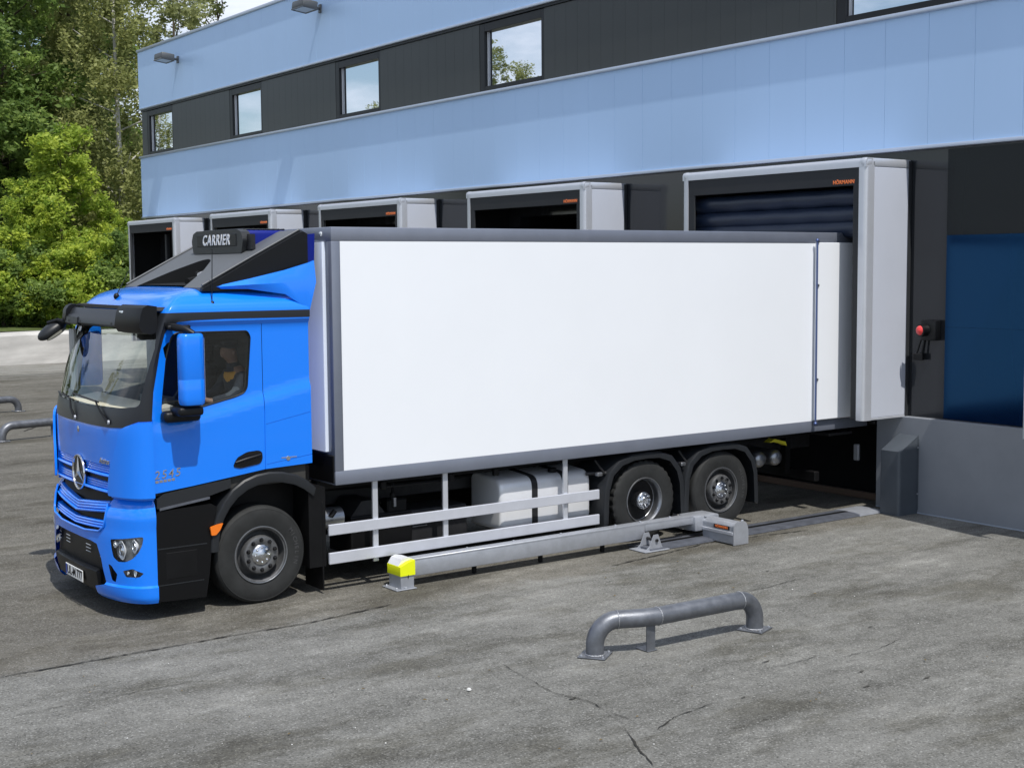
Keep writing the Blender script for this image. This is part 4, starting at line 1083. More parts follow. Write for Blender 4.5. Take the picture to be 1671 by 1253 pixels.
# roof fairing
SL = lambda x: 3.315+.515*(x-1.42)
def slope_pt(x, y, d=0.): return (x-.457*d, y, SL(x)+.889*d)
m = MB()
base = [(1.42, .20), (1.40, .5), (1.385, 1.3), (1.40, 2.1), (1.42, 2.4)]
pr = [(1.42, 3.29), (2.60, SL(2.57)-.02), (2.60, 3.29)]
vs = []
ys_ = [.19, .24, .60, 1.0, 1.3, 1.6, 2.0, 2.36, 2.41]
rings = []
for y in ys_:
    e = .018 if y in (.19, 2.41) else 0.
    x0 = 1.40 if .3 < y < 2.3 else 1.42
    rings.append([(x0, y, 3.27), (x0, y, SL(1.42)-.01-e), (2.0, y, SL(2.0)-e), (2.52, y, SL(2.52)-e), (2.57, y, SL(2.56)-e-.004), (2.62, y, SL(2.56)-.03-e), (2.62, y, 3.27)])
m.loft(rings)
hole = round_poly([(1.56, .70), (1.90, 1.05), (2.00, 1.25), (2.00, 1.35), (1.90, 1.55), (1.56, 1.90)], [.02, .06, .06, .06, .06, .02], 4)
hole = round_poly([(1.40, .62), (1.72, .86), (1.95, 1.16), (1.98, 1.30), (1.95, 1.44), (1.72, 1.74), (1.40, 1.98)], [.02, .1, .08, .05, .08, .1, .02], 4)
fm = boolean(m.mesh('f'), 'DIFFERENCE', MB().prism(hole, 'z', 3.26, 3.9))
fair = put('roof_fairing', fm, 'fairing_grey', truck, 25)
fair.data.materials.append(M['lining_black']); fair.data.materials.append(M['black_plastic'])
for p in fair.data.polygons:
    c = p.center+Vector((6.0, 1.3, 0))
    if 1.39 < c.x < 2.02 and .5 < c.y < 2.1 and c.z < SL(c.x)-.02 and c.z > 3.28: p.material_index = 1
    elif c.y < .238 or c.y > 2.362: p.material_index = 2
m = MB(); m.add([(1.42, .64, 3.325), (2.02, .9, 3.36), (2.02, 1.7, 3.36), (1.42, 1.96, 3.325)], [(0, 1, 2, 3)]); m.tube([(1.62, 1.05, 3.36), (1.86, 1.22, 3.40), (1.90, 1.42, 3.44)], .035, 8); part('fairing_recess', m, 'lining_black', fair)
m = MB(); m.tube([(1.75, 1.02, 3.43), (1.92, 1.30, 3.47)], [.028, .008], 8); part('pipe_glint', m, 'aluminium', fair, 60)
for y in (.235, 2.365):         # raised edge ridges along both slopes
    m = MB(); m.tube([slope_pt(1.44, y, .004), slope_pt(2.0, y, .008), slope_pt(2.55, y, .006)], .012, 8)
    part('edge_ridge', m, 'fairing_grey', fair, 60)
for sg_ in (1, -1):             # blue flared lower side pieces
    Y = (lambda y: y) if sg_ > 0 else (lambda y: 2.6-y)
    m = MB(); t0 = [(1.55, .205, 3.315), (1.9, .15, 3.385), (2.3, .10, 3.475), (2.56, .065, 3.55), (2.62, .055, 3.575)]
    t1 = [(1.60, .175, 3.312), (1.9, .105, 3.330), (2.3, .062, 3.345), (2.56, .040, 3.352), (2.63, .032, 3.350)]
    t2 = [(1.62, .19, 3.29), (1.9, .135, 3.285), (2.3, .088, 3.225), (2.50, .060, 3.09), (2.56, .055, 3.05)]
    back = [[(x, Y(y+.03), z) for (x, y, z) in tt] for tt in (t2, t1, t0)]
    fr_ = [[(x, Y(y), z) for (x, y, z) in tt] for tt in (t0, t1, t2)]
    m.loft([[r_[k] for r_ in fr_+back] for k in range(5)]); part('fairing_skirt', m, 'blue_paint', fair, 20)
    m = MB(); m.prism([(2.50, SL(2.5)-.03), (2.72, 3.86), (2.70, 3.35), (2.58, 3.30), (2.60, 3.56)], 'y', *sorted((Y(.22), Y(.24)))); part('fairing_edge', m, 'blue_dark', fair)
# refrigeration unit with sign
unit = thing if False else None
m = MB(); x0 = 2.075
m.rbox(x0+.03, 2.72, .72, 1.88, 3.60, 3.905, .04, 3); ru = part('refrigeration_unit', m, 'blue_dark', truck, 40)
m = MB(); m.prism(round_poly([(.66, 3.66), (1.94, 3.66), (1.985, 3.80), (1.94, 3.885), (1.84, 3.915), (.76, 3.915), (.66, 3.885), (.615, 3.80)], .02, 3), 'x', x0, x0+.10); part('sign_board', m, 'dark_grey_plastic', ru, 30)
m = MB(); m.rbox(x0-.006, x0+.01, .775, 1.825, 3.735, 3.872, .006, 1); part('sign_panel', m, 'black_plastic', ru)
lettering('lettering', 'CARRIER', .158, 'letter_white', ru, (x0-.008, 1.30, 3.803), (0, -1, 0), (0, 0, 1), depth=.002, bold=.0038, shear=.22, spacing=1.22)
m = MB()
for k in range(9): m.rbox(2.15+.058*k, 2.15+.058*k+.03, .76, 1.84, 3.903, 3.925, .008, 1)
part('unit_fin', m, 'dark_grey_plastic', ru)
m = MB(); m.prism([(2.12, 3.64), (2.62, 3.90), (2.62, 3.66)], 'y', .40, .70); part('unit_duct', m, 'blue_dark', ru)
m = MB(); m.prism([(2.12, 3.64), (2.62, 3.90), (2.62, 3.66)], 'y', 1.90, 2.2); part('unit_duct', m, 'blue_dark', ru)
m = MB(); m.box(x0+.05, x0+.09, .50, .62, 3.70, 3.86); part('unit_gap', m, 'letter_black', ru)
# antennas
for (bx_, by_, tip) in ((1.49, .115, (1.505, .11, 3.69)), (1.0, 1.49, (1.34, 2.02, 3.48))):
    bz = 3.12 if by_ < 1 else 3.19
    m = MB(); m.ball((bx_, by_, bz+.02), (.032, .032, .036), 12, 8); an = part('antenna', m, 'black_plastic', truck, 60)
    m = MB(); m.tube([(bx_, by_, bz+.03), tip], [.006, .0035], 6); m.ball(tip, .007, 8, 6); part('antenna_rod', m, 'black_plastic', an)
# cab interior
m = MB(); m.box(.86, 2.47, .12, 2.48, 1.30, 1.46); m.box(2.44, 2.485, .13, 2.47, 1.46, 3.10); m.box(.9, 2.44, .13, 2.47, 3.085, 3.12); part('cab_floor', m, 'cab_grey', truck)
m = MB(); dp = [(.60, 2.075), (.78, 2.095), (1.05, 2.12), (1.12, 2.10), (1.14, 1.95), (1.10, 1.5), (.70, 1.5), (.60, 1.95)]
rings = []
for i in range(21):
    y = .20+2.2*i/20; s = max(0, fx(y, 2.1)-.53); hum = .07*smooth01(1-abs(y-.62)/.4)
    rings.append([(x+s*(1 if x < .9 else .25), y, z+(hum if 1.0 < x < 1.13 and z > 2.0 else 0)) for (x, z) in dp])
m.loft(rings); part('dashboard', m, 'dash_beige', truck, 40)
m = MB(); m.box(1.02, 1.16, .35, .95, 2.04, 2.20); part('instrument_panel', m, 'cab_grey', truck)
for yc in (.55, 2.0):
    m = MB(); m.rbox(1.72, 2.18, yc-.25, yc+.25, 1.66, 1.80, .05, 3); m.rbox(2.05, 2.20, yc-.24, yc+.24, 1.78, 2.42, .06, 3, rot=(Vector((2.1, yc, 1.8)), Matrix.Rotation(R(8), 3, 'Y')))
    m.rbox(2.17, 2.27, yc-.13, yc+.13, 2.44, 2.66, .04, 3); m.box(1.85, 2.1, yc-.15, yc+.15, 1.46, 1.68); part('seat', m, 'seat_cloth', truck, 40)
m = MB(); cst = Vector((1.31, .55, 2.13)); rt = Matrix.Rotation(R(-58), 3, 'Y'); n = 36
m.tube([cst+rt @ Vector((.22*math.cos(2*math.pi*k/n), .22*math.sin(2*math.pi*k/n), 0)) for k in range(n+1)], .016, 8, False)
m.tube([cst+rt @ Vector((0, -.21, 0)), cst, cst+rt @ Vector((0, .21, 0))], .016, 8); m.tube([cst, (1.10, .55, 1.95)], .035, 8); part('steering_wheel', m, 'cab_grey', truck, 60)
m = MB()
for k in range(7): m.rbox(.80+.02*math.sin(k*2), .83+.02*math.sin(k*2), 2.36+.012*k, 2.40+.012*k, 2.15, 2.84, .01, 1)
part('curtain', m, 'curtain', truck)

# wheels
def wheel(x, y, outward, kind, r=.514):
    # y: outer sidewall plane, outward -1 (near) or +1 (far)
    s = -outward    # inward direction
    c = (x, y, r)
    def L(mb, prof, seg=64, cc=c, rfun=None): return mb.lathe([(p[0], p[1]) for p in prof], cc, 'y', seg, s, False, rfun)
    wd = .30
    pr = [(.295, .030), (.302, .012), (.318, .008), (.345, .002), (.40, -.004), (.445, -.003), (.470, .004), (.478, .006), (.482, .004), (.500, .018), (.511, .035), (.514, .05), (.514, wd-.05), (.511, wd-.03), (.48, wd-.005), (.40, wd), (.295, wd-.03), (.295, .030)]
    if kind == 'drive':
        pr = [(.295, .030), (.302, .012), (.318, .008), (.345, .002), (.40, -.003), (.452, 0), (.470, .004), (.488, .012), (.505, .022), (.514, .03), (.514, .10), (.505, .102), (.505, .112), (.514, .114), (.514, wd-.03), (.505, wd-.02), (.48, wd-.005), (.40, wd), (.295, wd-.03), (.295, .030)]
        m = MB(); L(m, pr, 96, rfun=lambda k, i: (1.0 if not (8 <= k <= 10) else (1.0 if i % 3 else .972)))
    else:
        m = MB(); L(m, pr, 80)
        for gy in (.09, .15, .21): pass
    w = part('wheel', m, 'tyre_rubber', truck, 35)
    if kind == 'drive':
        # deep dish of an outer twin
        m = MB(); L(m, [(.300, .012), (.296, .004), (.286, .004), (.280, .016), (.268, .030), (.262, .06), (.262, .13), (.225, .165), (.15, .175), (.001, .175)]); part('rim', m, 'rim_steel', w, 35)
        m = MB(); L(m, [(.255, .131), (.222, .155), (.10, .160), (.001, .160)]); part('disc', m, 'chassis_black', w, 35)
        m = MB(); L(m, [(.001, -.005), (.045, -.004), (.055, .006), (.098, .010), (.108, .02), (.112, .05), (.112, .165)], 40); hb = part('hub', m, 'hub_steel', w, 40)
        for k in range(10):
            a = 2*math.pi*k/10; q = MB(); q.lathe([(.001, -.012), (.011, -.012), (.013, .0), (.013, .01)], (x+.086*math.cos(a), y+s*.01, r+.086*math.sin(a)), 'y', 8, s); part('nut', q, 'hub_steel', w)
        m = MB(); L(m, pr, 64, (x, y+s*.335, r)); part('inner_tyre', m, 'tyre_rubber', w, 35)
    else:
        m = MB(); L(m, [(.300, .014), (.297, .002), (.288, .002), (.282, .014), (.270, .020), (.266, .10), (.252, .14), (.205, .095), (.203, .020), (.192, .002), (.180, -.003), (.125, -.001), (.118, .004), (.001, .004)]); part('rim', m, 'rim_dark', w, 35)
        m = MB(); L(m, [(.303, .012), (.301, .001), (.294, -.001), (.288, .004), (.286, .012)]); part('rim_edge', m, 'rim_steel', w, 60)
        for k in range(10):
            a = 2*math.pi*(k+.5)/10; cx_, cz_ = x+.158*math.cos(a), r+.158*math.sin(a)
            q = MB(); q.lathe([(.001, -.030), (.014, -.028), (.018, -.020), (.019, -.006), (.024, -.003), (.024, .004)], (cx_, y, cz_), 'y', 12, s); part('nut', q, 'black_gloss', w, 40)
        m = MB(); L(m, [(.001, -.035), (.030, -.034), (.050, -.026), (.062, -.016), (.098, -.012), (.108, -.004), (.112, .004)], 40); hb = part('hub', m, 'hub_steel', w, 60)
        for k in range(8):
            a = 2*math.pi*k/8; q = MB(); q.ball((x+.078*math.cos(a), y-s*.014, r+.078*math.sin(a)), .013, 8, 6); part('hub_bolt', q, 'chrome', w, 60)
    # raised lettering round the sidewall (near side)
    if outward < 0 and kind != 'drive':
        rad = .405
        for (txt, a0, dr) in (('MICHELIN', 8, 1),):
            verts = []; faces = []
            for i, ch in enumerate(txt):
                th = R(a0-(i-3.5)*7.2 if True else 0)
                tm = text_mesh(ch, .062, .0012, .0012)
                rt_ = Vector((math.sin(th), 0, -math.cos(th))); up_ = Vector((math.cos(th), 0, math.sin(th)))
                o_ = len(verts); nrm = rt_.cross(up_)
                for v in tm.vertices:
                    p = Vector((x, y-.0035, r))+up_*(rad+v.co.y)+rt_*v.co.x+nrm*v.co.z; verts.append(tuple(p))
                faces += [tuple(o_+j for j in p.vertices) for p in tm.polygons]; bpy.data.meshes.remove(tm)
            me = bpy.data.meshes.new('lettering'); me.from_pydata(verts, [], faces); me.update(); put('lettering', me, 'tyre_letter', w)
    return w
YN, YF = .088, 2.512
for (x, kd) in ((1.956, 'steer'), (7.275, 'drive'), (8.625, 'steer')):
    wheel(x, YN, -1, kd); wheel(x, YF, 1, kd)
m = MB()
for x in (1.956, 7.275, 8.625): m.tube([(x, .45, .514), (x, 2.15, .514)], .08, 12)
m.ball((7.275, 1.3, .514), (.28, .26, .27)); part('axle', m, 'chassis_black', truck, 50)
# rear mudguards
def mudguard(xc, name='mudguard'):
    po = [(-.72, .26), (-.715, .55), (-.70, .74), (-.62, .94), (-.46, 1.07), (-.25, 1.13), (0, 1.145), (.24, 1.13), (.44, 1.06), (.58, .90), (.64, .72), (.655, .5), (.66, .26)]
    for (ya, yb) in ((.04, .70), (1.90, 2.56)):
        m = MB(); rings = []; yo, yi = (ya, yb) if ya < 1 else (yb, ya); sg_ = 1 if ya < 1 else -1
        for (dx, z) in po:
            n = Vector((dx, z-.514)).normalized(); i = Vector((dx, z))-n*.085; h = Vector((dx, z))-n*.018
            rings.append([(xc+dx, yi, z), (xc+dx, yo+sg_*.03, z), (xc+dx-n.x*.012, yo+sg_*.006, z-n.y*.012), (xc+dx-n.x*.035, yo, z-n.y*.035), (xc+i.x, yo+sg_*.004, i.y), (xc+i.x+n.x*.02, yo+sg_*.02, i.y+n.y*.02), (xc+h.x, yo+sg_*.035, h.y), (xc+h.x, yi, h.y)])
        m.loft(rings); part(name, m, 'dark_grey_plastic', truck, 40)
mudguard(7.275); mudguard(8.625)
m = MB()
for x in (6.60, 8.0):
    m.tube([(x-.12, .12, 1.10), (x+.02, .10, .92)], .014, 6); m.tube([(x-.20, .2, .93), (x+.04, .1, .93)], .022, 8)
part('mudguard_bracket', m, 'chassis_grey', truck)
for x in (6.53, 7.93):
    m = MB(); m.rbox(x-.05, x+.03, .06, .12, .90, .95, .01, 1); part('spray_nozzle', m, 'rim_steel', truck)
# chassis
m = MB(); m.rbox(.95, 11.2, .86, .95, .80, 1.08, .01, 1); m.rbox(.95, 11.2, 1.65, 1.74, .80, 1.08, .01, 1)
for x in (2.9, 4.1, 5.3, 6.5, 7.9, 9.4, 10.8): m.box(x, x+.12, .95, 1.65, .86, 1.02)
fr = part('chassis_frame', m, 'chassis_grey', truck)
m = MB(); m.rbox(2.75, 11.2, .55, 2.05, 1.085, 1.165, .01, 1); m.rbox(2.80, 11.4, .45, .54, 1.05, 1.166, .01, 1); part('body_subframe', m, 'chassis_black', truck)
m = MB(); m.box(1.3, 3.2, .95, 1.65, .45, 1.30); m.rbox(2.6, 3.6, 1.0, 1.6, .42, .8, .05, 2); part('engine_block', m, 'chassis_black', truck)
m = MB(); m.rbox(2.8, 6.4, 1.78, 2.34, .36, 1.16, .04, 2); part('equipment_box', m, 'chassis_black', truck)
m = MB(); m.rbox(3.15, 3.95, .32, .84, .30, .74, .02, 2); bx1 = part('battery_box', m, 'chassis_black', truck)
m = MB(); m.prism([(3.17, .74), (3.60, .74), (3.48, .90), (3.30, .90)], 'y', .34, .82); part('box_lid', m, 'chassis_grey', bx1)
m = MB(); m.rbox(3.95, 4.75, .38, .84, .32, .72, .03, 2); ex = part('silencer_box', m, 'chassis_grey', truck)
m = MB()
for k in range(4): m.rbox(3.98, 4.18, .366, .382, .52+.036*k, .532+.036*k, .003, 1)
part('louvre', m, 'rim_steel', ex)
m = MB(); m.tube([(2.78, .34, .76), (3.02, .34, .76)], .12, 24); at = part('air_tank', m, 'rim_steel', truck, 40)
m = MB(); m.tube([(2.85, .22, .80), (2.9, .215, .86)], .03, 8); part('valve', m, 'chassis_black', at)
m = MB(); m.tube([(3.72, .36, .78), (3.72, .36, .95)], .035, 12); m.rbox(3.64, 3.9, .34, .5, .72, .88, .02, 1); m.tube([(3.72, .36, .94), (3.74, .40, 1.06)], [.02, .012], 8); part('fuel_filter', m, 'chassis_black', truck)
m = MB(); m.tube([(3.72, .325, .80), (3.72, .325, .90)], .022, 10); part('filter_cup', m, 'rim_steel', truck, 50)
m = MB()
for x in (3.42, 4.32, 4.95): m.rbox(x, x+.07, .10, .16, 1.05, 1.14, .01, 1)
m.tube([(3.35, .14, 1.07), (4.4, .14, 1.06)], .012, 6); part('cable_clip', m, 'chassis_black', truck)
m = MB(); m.tube([(2.72, .70, 1.2), (2.74, .6, .9), (2.9, .75, .75), (3.1, .85, .85)], .03, 8); m.tube([(3.0, .8, 1.0), (4.5, .82, .95), (6.4, .82, 1.0)], .02, 8); part('hose', m, 'chassis_black', truck, 60)
# fuel tank
m = MB(); rings = []
prof = round_poly([(.20, .36), (.20, .965), (.84, 1.02), (.84, .36)], [.08, .13, .10, .08], 7)
for (x, k) in ((5.10, .86), (5.107, .93), (5.125, .975), (5.16, 1.0), (6.42, 1.0), (6.45, .975), (6.468, .93), (6.474, .86)):
    rings.append([(x, .53+(y-.53)*(1-(1-k)*.9), .68+(z-.68)*(1-(1-k)*.9)) for (y, z) in prof])
m.loft(rings); ft = part('fuel_tank', m, 'tank_alu', truck, 40)
for x in (5.565, 6.03):
    m = MB(); pts = [(y, z) for (y, z) in prof]
    rings = [[(xx, .53+(y-.53)*k, .68+(z-.68)*k) for (y, z) in pts] for (xx, k) in ((x, 1.002), (x, 1.018), (x+.085, 1.018), (x+.085, 1.002))]
    m.loft(rings, False); part('tank_strap', m, 'chassis_grey', ft, 40)
m = MB(); m.lathe([(.001, .03), (.05, .03), (.055, .02), (.055, -.02)], (5.98, .34, .995), 'z', 18); part('filler_cap', m, 'chassis_black', ft, 40)
# side guards
for (yo, yi) in ((.022, .055), (2.545, 2.578)):
    sgd = None
    m = MB(); m.rbox(2.72, 6.476, yo, yi, .628, .748, .006, 1); s1 = part('side_guard_rail', m, 'rail_alu', truck)
    m = MB(); m.rbox(2.72, 6.476, yo, yi, .315, .44, .006, 1); s2 = part('side_guard_rail', m, 'rail_alu', truck)
    for x in (3.285, 4.205, 5.94):
        m = MB(); a = yi+.002 if yo < 1 else yo-.032; m.rbox(x, x+.065, a, a+.03, .27 if x < 4 else .33, 1.166, .004, 1); part('side_guard_post', m, 'aluminium', truck)
# tanks behind the rear axle, rear end
for (x, k) in ((9.62, 0), (9.94, 1)):
    m = MB(); pr = [(.001, -.06), (.05, -.055), (.09, -.035), (.112, 0), (.115, .03), (.115, 1.3)]
    m.lathe(pr, (x, .36, .80), 'y', 24); part('air_tank', m, 'rim_steel', truck, 50)
m = MB(); m.prism([(9.70, 1.04), (9.80, 1.085), (10.02, 1.03), (10.05, .97), (9.98, 1.0), (9.80, 1.04)], 'y', .25, .36); part('wheel_chock', m, 'dull_yellow', truck)
m = MB(); m.rbox(10.55, 10.65, .18, 2.42, .42, .56, .01, 1); m.box(10.4, 10.5, .6, .7, .5, 1.1); m.box(10.4, 10.5, 1.9, 2.0, .5, 1.1); part('underrun_bar', m, 'chassis_black', truck)
m = MB(); m.rbox(10.75, 11.25, .10, .60, 1.06, 1.10, .006, 1); part('rear_bracket', m, 'chassis_grey', truck)
# box body
BX0, BX1, BZ0, BZ1 = 2.797, 11.45, 1.168, 3.927
m = MB()
m.rbox(BX0, BX1, 0, 2.6, BZ0, BZ0+.155, .012, 2); m.rbox(BX0, BX1, 0, 2.6, BZ1-.152, BZ1, .014, 2)
for (ya, yb) in ((0., .10), (2.5, 2.6)): m.rbox(BX0, BX0+.108, ya, yb, BZ0+.15, BZ1-.148, .010, 2)
for (ya, yb) in ((0., .10), (2.5, 2.6)): m.rbox(BX1-.1, BX1, ya, yb, BZ0+.15, BZ1-.148, .010, 2)
bb = part('body_frame', m, 'box_grey', truck, 40)
for (ya, yb) in ((.004, .06), (2.54, 2.596)):
    m = MB(); m.box(BX0+.107, BX1-.098, ya, yb, BZ0+.154, BZ1-.151); part('side_panel', m, 'white_panel', truck)
m = MB(); m.rbox(BX0-.028, BX0+.06, .16, 2.44, 1.52, BZ1-.155, .012, 2, axis_edges='z'); part('front_panel', m, 'front_wall_panel', truck, 40)
m = MB(); m.box(BX0+.012, BX0+.06, .098, 2.502, BZ0+.154, BZ1-.151); part('front_wall', m, 'box_grey', truck)
m = MB(); m.rbox(BX0-.012, BX0+.05, .02, 2.58, BZ0+.02, 1.49, .01, 1); part('front_skirt', m, 'chassis_black', truck)
m = MB(); m.lathe([(.001, .018), (.022, .014), (.026, 0)], (BX0, .22, BZ1-.07), 'x', 12, -1); m.lathe([(.001, .018), (.022, .014), (.026, 0)], (BX0, 2.38, BZ1-.07), 'x', 12, -1); part('clearance_lamp', m, 'lens_clear', truck)
# opened rear doors folded against the sides
for (ya, yb, sg_) in ((-.055, -.025, -1), (2.625, 2.655, 1)):
    m = MB(); m.rbox(10.275, 11.44, ya, yb, 1.335, 3.785, .006, 1); dl = part('rear_door', m, 'white_panel', truck)
    yo = ya if sg_ < 0 else yb
    m = MB(); m.tube([(10.272, yo+sg_*.012, 1.29), (10.272, yo+sg_*.012, 3.82)], .014, 10)
    for z in (1.29, 3.815): m.ball((10.272, yo+sg_*.012, z), .026, 10, 7)
    part('locking_rod', m, 'rod_blue', dl, 50)
    m = MB()
    for z in (1.32, 1.9, 3.2, 3.80): m.rbox(10.262, 10.320, *sorted((yo-sg_*.002, yo+sg_*.018)), z-.018, z+.018, .004, 1)
    part('rod_bracket', m, 'rim_steel', dl)

# ------------------------------------------------------------------ driver
def skin_body(pts, edges, root=0, sub=2):
    me = bpy.data.meshes.new('skin_base'); me.from_pydata([p[:3] for p in pts], edges, []); me.update()
    ob = bpy.data.objects.new('tmp_skin', me); COL.objects.link(ob)
    md = ob.modifiers.new('s', 'SKIN'); md.use_smooth_shade = True
    sv = me.skin_vertices[0].data
    for i, p in enumerate(pts):
        r = p[3]; sv[i].radius = r if isinstance(r, tuple) else (r, r)
    sv[root].use_root = True
    sd = ob.modifiers.new('d', 'SUBSURF'); sd.levels = sub; sd.render_levels = sub
    dg = bpy.context.evaluated_depsgraph_get(); dg.update()
    out = bpy.data.meshes.new_from_object(ob.evaluated_get(dg)); bpy.data.objects.remove(ob); bpy.data.meshes.remove(me)
    return out
yc = .55
drv = thing('person', (1.95, yc, 1.80), 'driver in dark work clothes with orange shoulders and a cap, seated behind the side window', 'person')
P = [(1.97, yc, 1.90, .14), (1.97, yc, 2.08, .14), (1.95, yc, 2.26, (.13, .17)), (1.93, yc, 2.38, (.10, .15)), (1.905, yc, 2.47, .052), (1.885, yc, 2.545, .062), (1.855, yc, 2.63, (.088, .078)), (1.855, yc, 2.71, (.085, .075)),
     (1.93, yc-.19, 2.37, .062), (1.80, yc-.25, 2.17, .048), (1.56, yc-.18, 2.12, .038), (1.45, yc-.15, 2.17, .030),
     (1.93, yc+.19, 2.37, .062), (1.80, yc+.25, 2.17, .048), (1.56, yc+.18, 2.12, .038), (1.45, yc+.15, 2.17, .030),
     (1.85, yc-.10, 1.87, .088), (1.48, yc-.14, 1.86, .068), (1.36, yc-.14, 1.55, .045), (1.24, yc-.14, 1.50, .04),
     (1.85, yc+.10, 1.87, .088), (1.48, yc+.14, 1.86, .068), (1.36, yc+.14, 1.55, .045), (1.24, yc+.14, 1.50, .04)]
E_ = [(0, 1), (1, 2), (2, 3), (3, 4), (4, 5), (5, 6), (6, 7), (3, 8), (8, 9), (9, 10), (10, 11), (3, 12), (12, 13), (13, 14), (14, 15), (0, 16), (16, 17), (17, 18), (18, 19), (0, 20), (20, 21), (21, 22), (22, 23)]
# nose, fingers
P.append((1.762, yc, 2.605, .017)); E_.append((6, 24))
P.append((1.805, yc, 2.545, .040)); E_.append((6, 25))
for (wi, sy) in ((11, 1), (15, -1)):
    w_ = P[wi]
    for k in range(4):
        off = (k-1.5)*.020; n0 = len(P)
        P.append((w_[0]-.055, w_[1]+off, w_[2]+.030+.004*(1.5-abs(k-1.5)), .010)); P.append((w_[0]-.085, w_[1]+off, w_[2]+.012, .009)); P.append((w_[0]-.070, w_[1]+off, w_[2]-.012, .008))
        E_ += [(wi, n0), (n0, n0+1), (n0+1, n0+2)]
    n0 = len(P); P.append((w_[0]-.025, w_[1]+sy*.04, w_[2]+.005, .011)); P.append((w_[0]-.055, w_[1]+sy*.045, w_[2]-.005, .009)); E_ += [(wi, n0), (n0, n0+1)]
put('body', skin_body(P, E_, 0), 'skin', drv, 180)
Q = [(p[0], p[1], p[2], tuple(k+.014 for k in p[3]) if isinstance(p[3], tuple) else p[3]+.014) for p in P[:4]+P[8:11]+P[12:15]]
put('sweater', skin_body(Q, [(0, 1), (1, 2), (2, 3), (3, 4), (4, 5), (5, 6), (3, 7), (7, 8), (8, 9)], 0), 'navy_cloth', drv, 180)
Q = [(p[0], p[1], p[2], tuple(k+.024 for k in p[3]) if isinstance(p[3], tuple) else p[3]+.026) for p in [P[2], P[3], P[8], P[12]]]
Q[0] = (Q[0][0], Q[0][1], 2.33, (.135, .17)); Q[2] = (1.93, yc-.13, 2.385, .085); Q[3] = (1.93, yc+.13, 2.385, .085)
put('shoulder_yoke', skin_body(Q, [(0, 1), (1, 2), (1, 3)], 0), 'orange_cloth', drv, 180)
Q = [(p[0], p[1], p[2], (p[3] if not isinstance(p[3], tuple) else p[3][0])+.012) for p in [P[0], P[16], P[17], P[18], P[20], P[21], P[22]]]
put('trousers', skin_body(Q, [(0, 1), (1, 2), (2, 3), (0, 4), (4, 5), (5, 6)], 0), 'navy_cloth', drv, 180)
Q = [(1.60, yc-.188, 2.128, .052), (1.79, yc-.248, 2.168, .060), (1.86, yc-.225, 2.27, .064)]
put('sleeve', skin_body(Q, [(0, 1), (1, 2)], 1), 'grey_cloth', drv, 180)
m = MB(); m.tube([(1.91, yc, 2.435), (1.90, yc, 2.475), (1.893, yc, 2.512)], [.105, .075, .068], 16); part('collar', m, 'navy_cloth', drv, 60)
m = MB(); m.ball((1.862, yc, 2.705), (.103, .088, .062), 18, 10); m.rbox(1.70, 1.84, yc-.065, yc+.065, 2.682, 2.694, .006, 1); part('cap', m, 'cap_cloth', drv, 60)
m = MB()
for sy in (-.032, .032): m.ball((1.785, yc+sy, 2.635), .009, 8, 6)
part('eye', m, 'letter_black', drv, 60)
m = MB()
for sy in (-.078, .078): m.ball((1.875, yc+sy, 2.61), (.018, .010, .030), 10, 7)
part('ear', m, 'skin', drv, 60)
m = MB(); m.tube([(1.79, yc-.024, 2.567), (1.782, yc, 2.565), (1.79, yc+.024, 2.567)], .006, 6); part('mouth', m, 'pit_rust', drv)

# ------------------------------------------------------------------ background
# pale retaining wall and planted bank
rw = MB(); n = 60; rings = []
for i in range(n+1):
    x = -45+100*i/n; y = 38.7-.02*(x-10); zt = 1.17+.012*math.sin(i*1.7)+.01*math.sin(i*4.1)
    rings.append([(x, y, 0), (x, y+.06, .5), (x, y+.12+.03*math.sin(i*2.3), zt-.1), (x, y+.25, zt), (x, y+.9, zt+.02), (x, y+.9, 0)])
rw.loft(rings)
w = solo('retaining_wall', rw, 'concrete_white', (10, 38.7, 0), 'long low pale retaining wall at the far side of the yard below the shrubs', 'wall')
for f_ in (30,): pass
bk = MB(); rows = []
for j in range(12):
    y = 39.6+j*4.0
    rows.append([(-60+150*i/40, y-.02*((-60+150*i/40)-10), min(1.17+.18*j+(.25*math.sin(i*1.1+j) if j else 0), 3.0) if j else 1.22) for i in range(41)])
bk.loft(rows, False, False); structure('bank', bk, 'soil_grass', 60)

